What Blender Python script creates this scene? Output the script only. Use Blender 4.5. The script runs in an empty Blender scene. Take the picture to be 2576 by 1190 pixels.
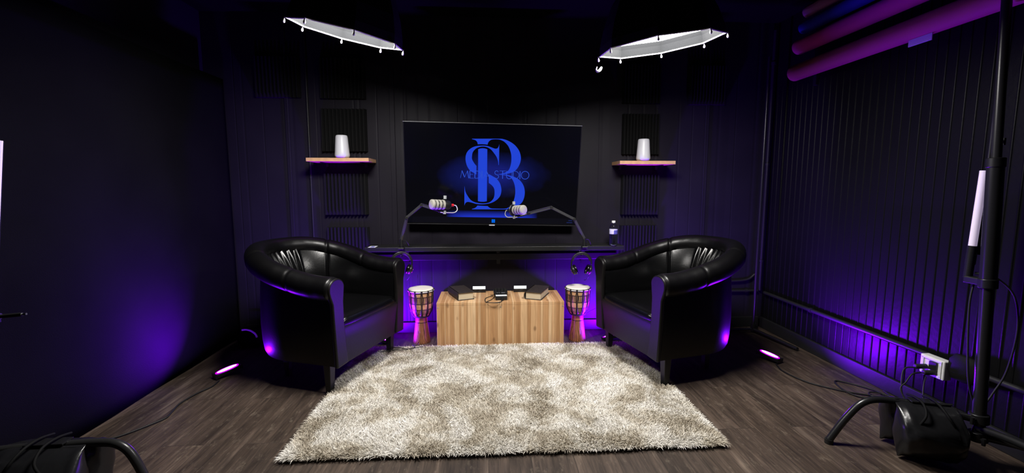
import bpy, bmesh, math, random
import numpy as np
from mathutils import Vector, Matrix

random.seed(7)
rng = np.random.default_rng(7)
S = bpy.context.scene
COL = S.collection
PI = math.pi

# ---------------------------------------------------------------- camera, world, exposure
cam_d = bpy.data.cameras.new('camera'); cam = bpy.data.objects.new('camera', cam_d); COL.objects.link(cam)
S.camera = cam
cam_d.sensor_width = 36.0; cam_d.lens = 36.0 * 1120 / 2576; cam_d.clip_start = 0.02
PHI = math.atan(.1116); PSI = math.atan(.0559)
Fw = Vector((math.sin(PSI) * math.cos(PHI), math.cos(PSI) * math.cos(PHI), -math.sin(PHI)))
Rt = Vector((math.cos(PSI), -math.sin(PSI), 0)); Up = Rt.cross(Fw)
cam.matrix_world = Matrix(((Rt.x, Up.x, -Fw.x, 0), (Rt.y, Up.y, -Fw.y, 0), (Rt.z, Up.z, -Fw.z, 1.2), (0, 0, 0, 1)))
world = bpy.data.worlds.new('world'); S.world = world; world.use_nodes = True
world.node_tree.nodes['Background'].inputs[0].default_value = (.5, .45, .7, 1)
world.node_tree.nodes['Background'].inputs[1].default_value = 0.002
S.view_settings.view_transform = 'Standard'; S.view_settings.look = 'None'
S.view_settings.exposure = 0.0; S.view_settings.gamma = 1.0
SOFTBOX_L = 92.0          # emission strength of the softbox diffusers
SOFTBOX_R = 77.0
LED_W = 36.0             # watts of each purple floor light
LED_COL = (.17, .0, 1.0)
WALL_Y, LEFT_X, RIGHT_X, CEIL_Z = 3.63, -1.97, 2.36, 2.51

# ---------------------------------------------------------------- mesh builder
SPLIT = {'clip', 'end_cap', 'bracket', 'knob', 'button', 'rubber_foot', 'rim_band', 'rope_ring', 'tension_rope', 'locking_knob', 'start_icon'}
class MB:
    def __init__(s): s.v = []; s.f = []; s.uv = []; s.m = []
    def add(s, verts, faces, uvs=None, mi=0):
        o = len(s.v); s.v += [tuple(map(float, p)) for p in verts]
        for i, f in enumerate(faces):
            s.f.append([o + k for k in f]); s.uv.append(uvs[i] if uvs else None); s.m.append(mi)
        return s
    def box(s, c, d, rot=None, mi=0, taper=1.0):
        x, y, z = (k / 2 for k in d); P = []
        for sz in (-1, 1):
            t = taper if sz < 0 else 1.0
            for sx, sy in ((-1, -1), (1, -1), (1, 1), (-1, 1)):
                p = Vector((sx * x * t, sy * y * t, sz * z))
                if rot is not None: p = rot @ p
                P.append(p + Vector(c))
        return s.add(P, [(0, 3, 2, 1), (4, 5, 6, 7), (0, 1, 5, 4), (1, 2, 6, 5), (2, 3, 7, 6), (3, 0, 4, 7)], mi=mi)
    def loft(s, rings, closed=True, cap=True, mi=0, uv=False):
        n = len(rings[0]); V = [p for r in rings for p in r]; F = []; U = []
        m = n if closed else n - 1
        for i in range(len(rings) - 1):
            for j in range(m):
                k = (j + 1) % n
                F.append((i * n + j, i * n + k, (i + 1) * n + k, (i + 1) * n + j))
                if uv:
                    a, b = j / m, (j + 1) / m; c, d = i / (len(rings) - 1), (i + 1) / (len(rings) - 1)
                    U.append(((a, c), (b, c), (b, d), (a, d)))
        if cap and closed:
            F.append(tuple(range(n - 1, -1, -1))); F.append(tuple((len(rings) - 1) * n + j for j in range(n)))
            if uv: U += [tuple((0, 0) for _ in range(n))] * 2
        return s.add(V, F, U if uv else None, mi)
    def lathe(s, prof, c=(0, 0, 0), n=32, mi=0, rot=None, cap=True, uv=False):
        R = []
        for r, z in prof:
            ring = []
            for k in range(n):
                a = 2 * PI * k / n; p = Vector((r * math.cos(a), r * math.sin(a), z))
                if rot is not None: p = rot @ p
                ring.append(p + Vector(c))
            R.append(ring)
        return s.loft(R, True, cap, mi, uv)
    def cyl(s, a, b, r, r2=None, n=16, mi=0):
        a = Vector(a); b = Vector(b); q = (b - a).to_track_quat('Z', 'Y').to_matrix(); L = (b - a).length
        return s.lathe([(r, 0), (r if r2 is None else r2, L)], a, n, mi, q)
    def tube(s, pts, r, n=10, smooth=0, mi=0, flat=1.0):
        pts = [Vector(p) for p in pts]
        if smooth:
            if isinstance(r, (list, tuple)):
                r = [r[i] + (r[i + 1] - r[i]) * j / smooth for i in range(len(r) - 1) for j in range(smooth)] + [r[-1]]
            pts = catmull(pts, smooth)
        R = []; T = None; N = None
        for i, p in enumerate(pts):
            t = (pts[min(i + 1, len(pts) - 1)] - pts[max(i - 1, 0)])
            if t.length < 1e-9: t = T
            t = t.normalized()
            if N is None:
                h = Vector((0, 0, 1)) if abs(t.z) < .9 else Vector((0, 1, 0)); N = (h - t * h.dot(t)).normalized()
            else: N = (N - t * N.dot(t)).normalized()
            T = t; B = t.cross(N); rr = r[i] if isinstance(r, (list, tuple)) else r
            R.append([p + (N * math.cos(2 * PI * k / n) * flat + B * math.sin(2 * PI * k / n)) * rr for k in range(n)])
        return s.loft(R, mi=mi)
    def prism(s, poly, d, M=None, mi=0):
        # poly: xy outline, extruded in z by d; M maps to place
        n = len(poly); V = [Vector((x, y, 0)) for x, y in poly] + [Vector((x, y, d)) for x, y in poly]
        if M is not None: V = [M @ p for p in V]
        return s.add(V, [tuple(range(n - 1, -1, -1)), tuple(range(n, 2 * n))] + [(i, (i + 1) % n, n + (i + 1) % n, n + i) for i in range(n)], mi=mi)
    def build(s, name, mat, parent=None, smooth=None, bevel=0, bseg=2, subsurf=0, fix=True):
        if name in SPLIT and not isinstance(mat, (list, tuple)):
            lab = list(range(len(s.v)))
            def find(i):
                while lab[i] != i: lab[i] = lab[lab[i]]; i = lab[i]
                return i
            for f in s.f:
                for k in f[1:]: lab[find(k)] = find(f[0])
            G = {}
            for i, f in enumerate(s.f): G.setdefault(find(f[0]), []).append(i)
            if len(G) > 1:
                for fs in G.values():
                    m = MB(); ids = sorted({k for i in fs for k in s.f[i]}); mp = {k: j for j, k in enumerate(ids)}
                    m.v = [s.v[k] for k in ids]; m.f = [[mp[k] for k in s.f[i]] for i in fs]; m.uv = [s.uv[i] for i in fs]; m.m = [0] * len(fs)
                    o = m._build(name, mat, parent, smooth, bevel, bseg, subsurf, fix)
                return o
        return s._build(name, mat, parent, smooth, bevel, bseg, subsurf, fix)
    def _build(s, name, mat, parent=None, smooth=None, bevel=0, bseg=2, subsurf=0, fix=True):
        me = bpy.data.meshes.new(name); me.from_pydata(s.v, [], s.f)
        if any(u for u in s.uv):
            lay = me.uv_layers.new(name='UVMap'); k = 0
            for p, u in zip(me.polygons, s.uv):
                for j in range(len(p.vertices)): lay.data[p.loop_start + j].uv = u[j] if u else (0, 0)
        mats = mat if isinstance(mat, (list, tuple)) else [mat]
        for m in mats: me.materials.append(m)
        if len(mats) > 1:
            me.polygons.foreach_set('material_index', s.m)
        if fix:
            b = bmesh.new(); b.from_mesh(me); bmesh.ops.recalc_face_normals(b, faces=b.faces); b.to_mesh(me); b.free()
        if smooth is not None:
            me.polygons.foreach_set('use_smooth', [True] * len(me.polygons)); me.set_sharp_from_angle(angle=math.radians(smooth))
        me.update()
        o = bpy.data.objects.new(name, me); COL.objects.link(o)
        if parent is not None: o.parent = parent
        if bevel:
            m = o.modifiers.new('bevel', 'BEVEL'); m.width = bevel; m.segments = bseg; m.limit_method = 'ANGLE'; m.angle_limit = math.radians(35)
        if subsurf:
            m = o.modifiers.new('sub', 'SUBSURF'); m.levels = subsurf; m.render_levels = subsurf
        return o

def catmull(P, k):
    out = []
    for i in range(len(P) - 1):
        a, b, c, d = P[max(i - 1, 0)], P[i], P[i + 1], P[min(i + 2, len(P) - 1)]
        for j in range(k):
            t = j / k
            out.append(.5 * ((2 * b) + (c - a) * t + (2 * a - 5 * b + 4 * c - d) * t * t + (3 * b - a - 3 * c + d) * t ** 3))
    out.append(P[-1]); return out

def empty(name, loc=(0, 0, 0), rz=0, label=None, cat=None, group=None, mat=None):
    o = bpy.data.objects.new(name, None); o.empty_display_size = .1; COL.objects.link(o)
    if mat is not None: o.matrix_world = mat
    else: o.location = loc; o.rotation_euler = (0, 0, rz)
    return tag(o, label, cat, group)
def tag(o, label=None, cat=None, group=None, kind=None):
    if label: o['label'] = label
    if cat: o['category'] = cat
    if group: o['group'] = group
    if kind: o['kind'] = kind
    return o
def struct(o): o['kind'] = 'structure'; return o
def copy_tree(o, parent=None):
    c = o.copy(); COL.objects.link(c); c.parent = parent
    for ch in [x for x in o.children]: copy_tree(ch, c)
    return c

# ---------------------------------------------------------------- materials
def mat(name, col, rough=.5, metal=0, spec=.5, bump=0, bscale=60, coat=0, emit=None, estr=0, noise=0, trans=0, ior=1.45, alpha=1):
    m = bpy.data.materials.new(name); m.use_nodes = True; nt = m.node_tree; b = nt.nodes['Principled BSDF']
    b.inputs['Base Color'].default_value = (*col, 1); b.inputs['Roughness'].default_value = rough
    b.inputs['Metallic'].default_value = metal; b.inputs['Specular IOR Level'].default_value = spec
    b.inputs['Coat Weight'].default_value = coat; b.inputs['Transmission Weight'].default_value = trans; b.inputs['IOR'].default_value = ior
    b.inputs['Alpha'].default_value = alpha
    if emit: b.inputs['Emission Color'].default_value = (*emit, 1); b.inputs['Emission Strength'].default_value = estr
    if bump or noise:
        tc = nt.nodes.new('ShaderNodeTexCoord'); n = nt.nodes.new('ShaderNodeTexNoise')
        n.inputs['Scale'].default_value = bscale; n.inputs['Detail'].default_value = 6
        nt.links.new(tc.outputs['Object'], n.inputs['Vector'])
        if bump:
            bp = nt.nodes.new('ShaderNodeBump'); bp.inputs['Strength'].default_value = bump; bp.inputs['Distance'].default_value = .002
            nt.links.new(n.outputs['Fac'], bp.inputs['Height']); nt.links.new(bp.outputs['Normal'], b.inputs['Normal'])
        if noise:
            r = nt.nodes.new('ShaderNodeValToRGB'); r.color_ramp.elements[0].position = .3; r.color_ramp.elements[1].position = .7
            r.color_ramp.elements[0].color = (*[c * (1 - noise) for c in col], 1); r.color_ramp.elements[1].color = (*[min(1, c * (1 + noise)) for c in col], 1)
            nt.links.new(n.outputs['Fac'], r.inputs['Fac']); nt.links.new(r.outputs['Color'], b.inputs['Base Color'])
    return m
def emis(name, col, st):
    m = bpy.data.materials.new(name); m.use_nodes = True; nt = m.node_tree; nt.nodes.clear()
    e = nt.nodes.new('ShaderNodeEmission'); o = nt.nodes.new('ShaderNodeOutputMaterial')
    e.inputs[0].default_value = (*col, 1); e.inputs[1].default_value = st; nt.links.new(e.outputs[0], o.inputs[0]); return m
class NT:
    """small helper for node graphs"""
    def __init__(s, name):
        s.m = bpy.data.materials.new(name); s.m.use_nodes = True; s.t = s.m.node_tree; s.b = s.t.nodes['Principled BSDF']
    def n(s, typ, ins=None, **kw):
        x = s.t.nodes.new('ShaderNode' + typ)
        for k, v in kw.items(): setattr(x, k, v)
        for k, v in (ins or {}).items():
            if hasattr(v, 'bl_idname') and 'Socket' in v.bl_idname: s.t.links.new(v, x.inputs[k])
            else: x.inputs[k].default_value = v
        return x
    def math(s, op, a, b=0.0, c=None):
        d = {0: a, 1: b}
        if c is not None: d[2] = c
        return s.n('Math', d, operation=op).outputs[0]
    def ramp(s, fac, stops, interp='LINEAR'):
        r = s.t.nodes.new('ShaderNodeValToRGB'); cr = r.color_ramp; cr.interpolation = interp
        while len(cr.elements) < len(stops): cr.elements.new(.5)
        for e, (p, c) in zip(cr.elements, stops): e.position = p; e.color = (*c, 1)
        s.t.links.new(fac, r.inputs[0]); return r.outputs[0]
    def mix(s, f, a, b, mode='MIX'):
        x = s.t.nodes.new('ShaderNodeMix'); x.data_type = 'RGBA'; x.blend_type = mode
        for k, v in ((0, f), (6, a), (7, b)):
            if hasattr(v, 'bl_idname'): s.t.links.new(v, x.inputs[k])
            else: x.inputs[k].default_value = v if k == 0 else (*v, 1)
        return x.outputs[2]
    def set(s, k, v):
        if hasattr(v, 'bl_idname'): s.t.links.new(v, s.b.inputs[k])
        else: s.b.inputs[k].default_value = v
    def bump(s, h, st, d=.003): s.set('Normal', s.n('Bump', {'Height': h, 'Strength': st, 'Distance': d}).outputs[0])

M = {}
M['leather'] = mat('black_leather', (.002, .002, .0022), .25, bump=.2, bscale=95, spec=.36)
M['leather_roll'] = mat('black_leather_rolled_edge', (.0018, .0017, .0020), .36, bump=.22, bscale=80, spec=.34)
M['leather_matt'] = mat('black_leather_lower', (.0042, .0036, .0036), .42, bump=.25, bscale=80, spec=.3)
M['black_wood'] = mat('black_stained_wood', (.010, .010, .010), .4, bump=.1, bscale=40)
M['black'] = mat('black_plastic', (.010, .010, .011), .38)
M['black_metal'] = mat('black_painted_metal', (.012, .012, .013), .3, spec=.7)
M['arm_metal'] = mat('satin_arm_metal', (.045, .045, .048), .28, spec=.8)
M['grey_metal'] = mat('dark_tube_metal', (.03, .03, .03), .3, metal=.4)
M['black_fabric'] = mat('black_nylon', (.006, .006, .0065), .7, bump=.4, bscale=300, spec=.15)
M['rubber'] = mat('black_rubber', (.008, .008, .008), .6)
M['chrome'] = mat('chrome', (.7, .7, .72), .18, metal=1)
M['white'] = mat('white_ceramic', (.60, .60, .66), .35)
M['white_plastic'] = mat('white_plastic', (.75, .75, .75), .4)
M['silver_lining'] = mat('white_silver_lining', (.0085, .009, .0098), .95, spec=.1, bump=.3, bscale=150)
M['foam'] = mat('charcoal_foam', (.009, .009, .0095), .95, bump=.5, bscale=250, spec=.1)
M['ceiling'] = mat('dark_ceiling', (.0030, .0028, .0032), .9, bump=.3, bscale=30, spec=.05)
M['tv_frame'] = mat('tv_frame', (.02, .02, .022), .3, metal=.6)
M['tv_trim'] = mat('tv_pale_trim', (.5, .5, .54), .4)  # pale grey stands in for the softbox reflection along the top edge
M['shelf_wood'] = mat('pale_pine', (.62, .36, .19), .5, bump=.15, bscale=25, noise=.12)
M['screw'] = mat('steel_screw', (.75, .75, .78), .3, metal=1)
M['page'] = mat('aged_pages', (.55, .47, .33), .8)
M['cover'] = mat('dark_brown_cover', (.028, .021, .018), .6, bump=.8, bscale=70, noise=.4)
M['drum_skin'] = mat('goat_skin', (.72, .68, .58), .6, bump=.15, bscale=40)
M['rope'] = mat('black_rope', (.012, .011, .012), .7)
M['white_band'] = mat('white_cloth_band', (.85, .84, .8), .6)
M['gold'] = mat('gold_trim', (.9, .55, .2), .25, metal=1)
M['mic_foam'] = mat('white_mic_band', (.34, .325, .285), .7, bump=.4, bscale=400)
M['knob_grey'] = mat('grey_knob', (.35, .36, .38), .35)
M['red'] = mat('red_ring', (.75, .02, .03), .35)
M['white_led'] = emis('white_led_face', (.92, .97, 1), 1.6)
M['cable_white'] = mat('grey_white_cable', (.6, .6, .6), .5)
M['tube_diffuser'] = mat('frosted_tube', (.72, .64, .78), .5, emit=(.8, .66, .95), estr=.30)
M['led_core'] = emis('led_core', (.75, .35, 1.0), 9.0)
M['led_edge'] = emis('led_edge', (.55, .0, 1.0), 1.6)
M['softbox_on_l'] = emis('softbox_diffuser_left', (1.0, .97, .93), SOFTBOX_L)
M['softbox_on_r'] = emis('softbox_diffuser_right', (1.0, .97, .93), SOFTBOX_R)
M['grey_print'] = mat('grey_print', (.05, .05, .05), .6)

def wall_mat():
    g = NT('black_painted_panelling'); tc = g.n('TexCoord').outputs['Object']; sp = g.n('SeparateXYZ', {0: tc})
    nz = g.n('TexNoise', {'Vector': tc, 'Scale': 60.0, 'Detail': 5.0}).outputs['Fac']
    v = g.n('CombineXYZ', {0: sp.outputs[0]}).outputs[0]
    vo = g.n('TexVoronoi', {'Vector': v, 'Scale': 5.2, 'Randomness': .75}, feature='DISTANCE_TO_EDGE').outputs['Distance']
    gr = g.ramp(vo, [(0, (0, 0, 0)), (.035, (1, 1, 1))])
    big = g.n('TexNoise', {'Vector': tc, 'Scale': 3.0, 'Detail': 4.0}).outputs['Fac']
    c = g.ramp(big, [(.3, (.0115, .0097, .0155)), (.7, (.0150, .0127, .0195))])  # violet cast in the black paint stands in for purple LED spill
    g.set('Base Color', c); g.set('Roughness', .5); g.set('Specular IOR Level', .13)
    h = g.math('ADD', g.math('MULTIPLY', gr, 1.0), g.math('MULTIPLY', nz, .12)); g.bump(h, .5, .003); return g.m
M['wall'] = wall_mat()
def plainwall(name, c, sc, st, rough=.6):
    g = NT(name); tc = g.n('TexCoord').outputs['Object']
    nz = g.n('TexNoise', {'Vector': tc, 'Scale': sc, 'Detail': 6.0}).outputs['Fac']
    big = g.n('TexNoise', {'Vector': tc, 'Scale': 2.0, 'Detail': 3.0}).outputs['Fac']
    g.set('Base Color', g.ramp(big, [(.3, tuple(k * .85 for k in c)), (.7, tuple(k * 1.15 for k in c))]))
    g.set('Roughness', rough); g.set('Specular IOR Level', (.09 if 'sheet' in name else .3) if rough < .8 else .0); g.bump(nz, st, .003); return g.m
M['metal_wall'] = plainwall('black_corrugated_sheet', (.0050, .0050, .0055), 45, .3, .42)
M['curtain'] = plainwall('black_backdrop_cloth', (.0048, .0047, .0052), 240, .4, .95)
M['base'] = plainwall('black_baseboard', (.014, .014, .015), 30, .3, .45)

def floor_mat():
    g = NT('dark_oak_planks'); tc = g.n('TexCoord').outputs['Object']
    sp = g.n('SeparateXYZ', {0: tc})
    sw = g.n('CombineXYZ', {0: sp.outputs[1], 1: sp.outputs[0], 2: 0.0}).outputs[0]
    br = g.n('TexBrick', {'Vector': sw, 'Scale': 1.0, 'Mortar Size': .0014, 'Mortar Smooth': .1, 'Brick Width': 1.25, 'Row Height': .19, 'Color1': (0, 0, 0, 1), 'Color2': (1, 1, 1, 1), 'Mortar': (.5, .5, .5, 1), 'Bias': 0.0}, offset=.37, offset_frequency=2)
    rnd = br.outputs['Color']
    off = g.n('VectorMath', {0: rnd, 1: (13.0, 7.0, 3.0)}, operation='MULTIPLY').outputs[0]
    p = g.n('VectorMath', {0: tc, 1: off}, operation='ADD').outputs[0]
    st = g.n('VectorMath', {0: p, 1: (26.0, 1.7, 1.0)}, operation='MULTIPLY').outputs[0]
    g1 = g.n('TexNoise', {'Vector': st, 'Scale': 1.0, 'Detail': 8.0, 'Roughness': .62, 'Distortion': .6}).outputs['Fac']
    st2 = g.n('VectorMath', {0: p, 1: (7.0, 1.1, 1.0)}, operation='MULTIPLY').outputs[0]
    g2 = g.n('TexNoise', {'Vector': st2, 'Scale': 1.0, 'Detail': 4.0, 'Distortion': 1.4}).outputs['Fac']
    wv = g.n('TexNoise', {'Vector': g.n('VectorMath', {0: p, 1: (120.0, 9.0, 1.0)}, operation='MULTIPLY').outputs[0], 'Scale': 1.0, 'Detail': 4.0}).outputs['Fac']
    c = g.ramp(g.math('ADD', g.math('MULTIPLY', g1, .55), g.math('MULTIPLY', g2, .45)), [(.30, (.017, .0115, .009)), (.46, (.050, .036, .0275)), (.56, (.082, .060, .047)), (.72, (.19, .15, .12))])
    c = g.mix(.75, c, g.ramp(wv, [(.3, (.5, .5, .5)), (.7, (1.4, 1.36, 1.3))]), 'MULTIPLY')
    pt = g.n('TexNoise', {'Vector': g.n('VectorMath', {0: p, 1: (34.0, 14.0, 1.0)}, operation='MULTIPLY').outputs[0], 'Scale': 1.0, 'Detail': 7.0, 'Roughness': .75}).outputs['Fac']
    c = g.mix(g.ramp(pt, [(.56, (0, 0, 0)), (.70, (.5, .5, .5))]), c, (.20, .165, .125))
    c = g.mix(.5, c, g.ramp(rnd, [(0, (.62, .6, .6)), (1, (1.25, 1.2, 1.15))]), 'MULTIPLY')
    c = g.mix(g.math('MULTIPLY', br.outputs['Fac'], .6), c, (.014, .010, .008))
    g.set('Base Color', c); g.set('Roughness', .48); g.set('Specular IOR Level', .35)
    g.bump(g.math('SUBTRACT', g1, g.math('MULTIPLY', br.outputs['Fac'], 1.5)), .35, .002); return g.m
M['floor'] = floor_mat()

def rug_mat():
    g = NT('shag_pile'); tc = g.n('TexCoord').outputs['Object']
    flat = g.n('VectorMath', {0: tc, 1: (1.0, 1.0, 0.0)}, operation='MULTIPLY').outputs[0]
    a = g.n('TexNoise', {'Vector': flat, 'Scale': 5.0, 'Detail': 5.0, 'Roughness': .6, 'Distortion': .5}).outputs['Fac']
    b = g.n('TexNoise', {'Vector': flat, 'Scale': 75.0, 'Detail': 2.0}).outputs['Fac']
    at = g.n('Attribute', attribute_name='strand').outputs['Fac']
    c = g.ramp(a, [(.36, (.43, .38, .30)), (.46, (.60, .555, .47)), (.54, (.78, .76, .71)), (.68, (.86, .85, .83))])
    c = g.mix(.7, c, g.ramp(at, [(0, (.50, .45, .38)), (.5, (1.0, .98, .95)), (1, (1.3, 1.28, 1.25))]), 'MULTIPLY')
    c = g.mix(.35, c, g.ramp(b, [(.35, (.6, .56, .5)), (.6, (1.1, 1.1, 1.1))]), 'MULTIPLY')
    g.set('Base Color', c); g.set('Roughness', .6); g.set('Specular IOR Level', .3); g.set('Sheen Weight', .2); return g.m
M['rug'] = rug_mat()
M['rug_back'] = mat('rug_backing', (.16, .14, .11), .9)

def strips_mat(name, axis):
    g = NT(name); tc = g.n('TexCoord').outputs['Object']; sp = g.n('SeparateXYZ', {0: tc})
    X = sp.outputs[0] if axis == 'x' else sp.outputs[1]
    v = g.n('CombineXYZ', {0: X}).outputs[0]
    vo = g.n('TexVoronoi', {'Vector': v, 'Scale': 32.0, 'Randomness': .9}, feature='F1')
    ed = g.n('TexVoronoi', {'Vector': v, 'Scale': 32.0, 'Randomness': .9}, feature='DISTANCE_TO_EDGE').outputs['Distance']
    rnd = g.n('SeparateColor', {0: vo.outputs['Color']}).outputs[0]
    off = g.n('VectorMath', {0: vo.outputs['Color'], 1: (9.0, 9.0, 9.0)}, operation='MULTIPLY').outputs[0]
    p = g.n('VectorMath', {0: tc, 1: off}, operation='ADD').outputs[0]
    gr = g.n('TexNoise', {'Vector': g.n('VectorMath', {0: p, 1: (70.0, 5.0, 5.0) if axis == 'x' else (5., 70., 5.)}, operation='MULTIPLY').outputs[0], 'Scale': 1.0, 'Detail': 5.0, 'Distortion': .5}).outputs['Fac']
    kn = g.n('TexVoronoi', {'Vector': g.n('VectorMath', {0: tc, 1: (11.0, 6.0, 6.0)}, operation='MULTIPLY').outputs[0], 'Scale': 1.0, 'Randomness': 1.0}, feature='F1').outputs['Distance']
    c = g.ramp(rnd, [(0, (.40, .215, .095)), (.35, (.52, .30, .145)), (.65, (.60, .38, .20)), (1, (.70, .50, .30))])
    c = g.mix(.8, c, g.ramp(gr, [(.3, (.78, .72, .66)), (.65, (1.1, 1.08, 1.05))]), 'MULTIPLY')
    c = g.mix(g.ramp(kn, [(.07, (.75, .75, .75)), (.16, (0, 0, 0))]), c, (.20, .10, .045))
    c = g.mix(g.ramp(ed, [(0, (.5, .5, .5)), (.05, (0, 0, 0))]), c, (.26, .15, .07))
    g.set('Base Color', c); g.set('Roughness', .5); g.set('Specular IOR Level', .3); g.bump(gr, .15, .001); return g.m
M['strips'] = strips_mat('pine_strips', 'x')

def drum_bowl_mat():
    g = NT('carved_drum_bowl'); uv = g.n('UVMap').outputs[0]; sp = g.n('SeparateXYZ', {0: uv}); u, v = sp.outputs[0], sp.outputs[1]
    r = g.math('MULTIPLY', v, 7.0); row = g.math('FLOOR', r); fr = g.math('FRACT', r)
    odd = g.math('MODULO', row, 2.0)
    us = g.math('FRACT', g.math('MULTIPLY', u, 48.0)); ub = g.math('FRACT', g.math('MULTIPLY', u, 12.0))
    stripe = g.math('GREATER_THAN', us, .55)
    block = g.math('MULTIPLY', g.math('GREATER_THAN', ub, .10), g.math('LESS_THAN', ub, .90))
    line = g.math('MULTIPLY', g.math('GREATER_THAN', fr, .10), g.math('LESS_THAN', fr, .93))
    pat = g.math('MULTIPLY', g.math('ADD', g.math('MULTIPLY', odd, stripe), g.math('SUBTRACT', 1.0, odd)), g.math('MULTIPLY', block, line))
    tc = g.n('TexCoord').outputs['Object']; nz = g.n('TexNoise', {'Vector': tc, 'Scale': 35.0, 'Detail': 4.0}).outputs['Fac']
    tan = g.ramp(nz, [(.3, (.42, .23, .10)), (.7, (.62, .37, .17))])
    c = g.mix(pat, (.05, .022, .012), tan)
    g.set('Base Color', c); g.set('Roughness', .3); g.set('Coat Weight', .3); g.bump(pat, .5, .002); return g.m
def drum_stem_mat():
    g = NT('carved_drum_stem'); uv = g.n('UVMap').outputs[0]; tc = g.n('TexCoord').outputs['Object']
    sp = g.n('SeparateXYZ', {0: uv})
    sc = g.n('VectorMath', {0: uv, 1: (9.0, 3.2, 1.0)}, operation='MULTIPLY').outputs[0]
    wv = g.n('TexWave', {'Vector': sc, 'Scale': 1.1, 'Distortion': 9.0, 'Detail': 1.0, 'Detail Scale': 1.1}).outputs['Fac']
    ln = g.math('LESS_THAN', wv, .16); low = g.math('LESS_THAN', sp.outputs[1], .70)
    bl = g.math('LESS_THAN', g.math('ABSOLUTE', g.math('SUBTRACT', sp.outputs[1], .71)), .012)
    bl2 = g.math('LESS_THAN', g.math('ABSOLUTE', g.math('SUBTRACT', sp.outputs[1], .16)), .012)
    k = g.math('MAXIMUM', g.math('MULTIPLY', ln, low), g.math('MAXIMUM', bl, bl2))
    nz = g.n('TexNoise', {'Vector': tc, 'Scale': 18.0, 'Detail': 4.0}).outputs['Fac']
    c = g.mix(k, g.ramp(nz, [(.3, (.22, .085, .030)), (.7, (.36, .15, .055))]), (.035, .014, .008))
    g.set('Base Color', c); g.set('Roughness', .28); g.set('Coat Weight', .35); g.bump(g.math('SUBTRACT', 1.0, k), .6, .002); return g.m
M['bowl'] = drum_bowl_mat(); M['stem'] = drum_stem_mat()

# ---------------------------------------------------------------- lights: purple LED bars on the floor
def led_bar(name, loc, aim, label, w=LED_W, L=.16, along=(0, 1, 0), spread=92, wide=10.0, beam=None):
    aim = Vector(aim).normalized(); al = Vector(along).normalized(); si = aim.cross(al).normalized(); al = si.cross(aim).normalized()
    mtx = Matrix((( al.x, si.x, aim.x, loc[0]), (al.y, si.y, aim.y, loc[1]), (al.z, si.z, aim.z, loc[2]), (0, 0, 0, 1)))
    t = empty(name, label=label, cat='light', group='purple led lights on the floor', mat=mtx)
    MB().box((0, 0, -.014), (L + .02, .062, .022)).build('housing', M['black'], t, bevel=.003)
    MB().lathe([(.5, -.002), (.5, .0005), (.42, .001)], (0, 0, 0), 24).build('light_edge', M['led_edge'], t); t.children[-1].scale = (L * 1.1, .060, 1)
    MB().lathe([(.5, 0), (.35, .0025)], (0, 0, 0), 24).build('light_face', M['led_core'], t)
    f = t.children[-1]; f.scale = (L * .98, .042, 1); f.location = (0, 0, .0006)
    fx = MB()
    for s in (-1, 1): fx.box((s * (L / 2 + .013), 0, -.014), (.006, .06, .03))
    fx.build('end_cap', M['black'], t)
    for nm, ww, sp in (('purple_beam', w, spread), ('purple_glow', wide, 180)):
        ld = bpy.data.lights.new(nm, 'AREA'); ld.shape = 'RECTANGLE'; ld.size = L; ld.size_y = .045; ld.color = LED_COL; ld.energy = ww; ld.spread = math.radians(sp)
        lo = bpy.data.objects.new(nm, ld); COL.objects.link(lo); lo.parent = t
        lo.rotation_euler = (PI, 0, 0); lo.location = (0, 0, .006)
        if nm == 'purple_beam' and beam: lo.rotation_euler = (mtx.to_3x3().inverted() @ Vector(beam)).to_track_quat('-Z', 'X').to_euler(); lo.location = (0, 0, .030)
    return t
led_bar('led_light', (-1.665, 2.83, .045), (-.10, -.10, 1), 'small purple led light on the floor beside the left wall curtain', along=(.62, .78, 0), L=.125, beam=(-.60, -.50, .72), w=48, spread=108, wide=12)
led_bar('led_light', (1.955, 2.88, .045), (.08, -.10, 1), 'small purple led light on the floor near the corrugated right wall', along=(-.45, .9, 0), L=.125, beam=(.62, -.48, .70), w=20, spread=110, wide=14)
led_bar('led_light', (-.83, 3.37, .04), (.22, .22, 1), 'purple led light on the floor behind the left armchair leg', along=(1, 0, 0), w=62, wide=8, spread=180)
led_bar('led_light', (.99, 3.36, .04), (-.22, .22, 1), 'purple led light on the floor behind the right armchair leg', along=(1, 0, 0), w=62, wide=8, spread=180)

# ---------------------------------------------------------------- room
fl = MB().box((.2, 1.1, -.03), (4.9, 5.4, .06)).build('floor', M['floor']); struct(fl)
ce = MB().box((.2, 1.1, CEIL_Z + .03), (4.9, 5.4, .06)).build('ceiling', M['ceiling']); struct(ce)
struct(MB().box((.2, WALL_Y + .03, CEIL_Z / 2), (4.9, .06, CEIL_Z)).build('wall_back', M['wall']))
struct(MB().box((-2.18, 1.1, CEIL_Z / 2), (.06, 5.4, CEIL_Z)).build('wall_left', M['wall']))
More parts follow.
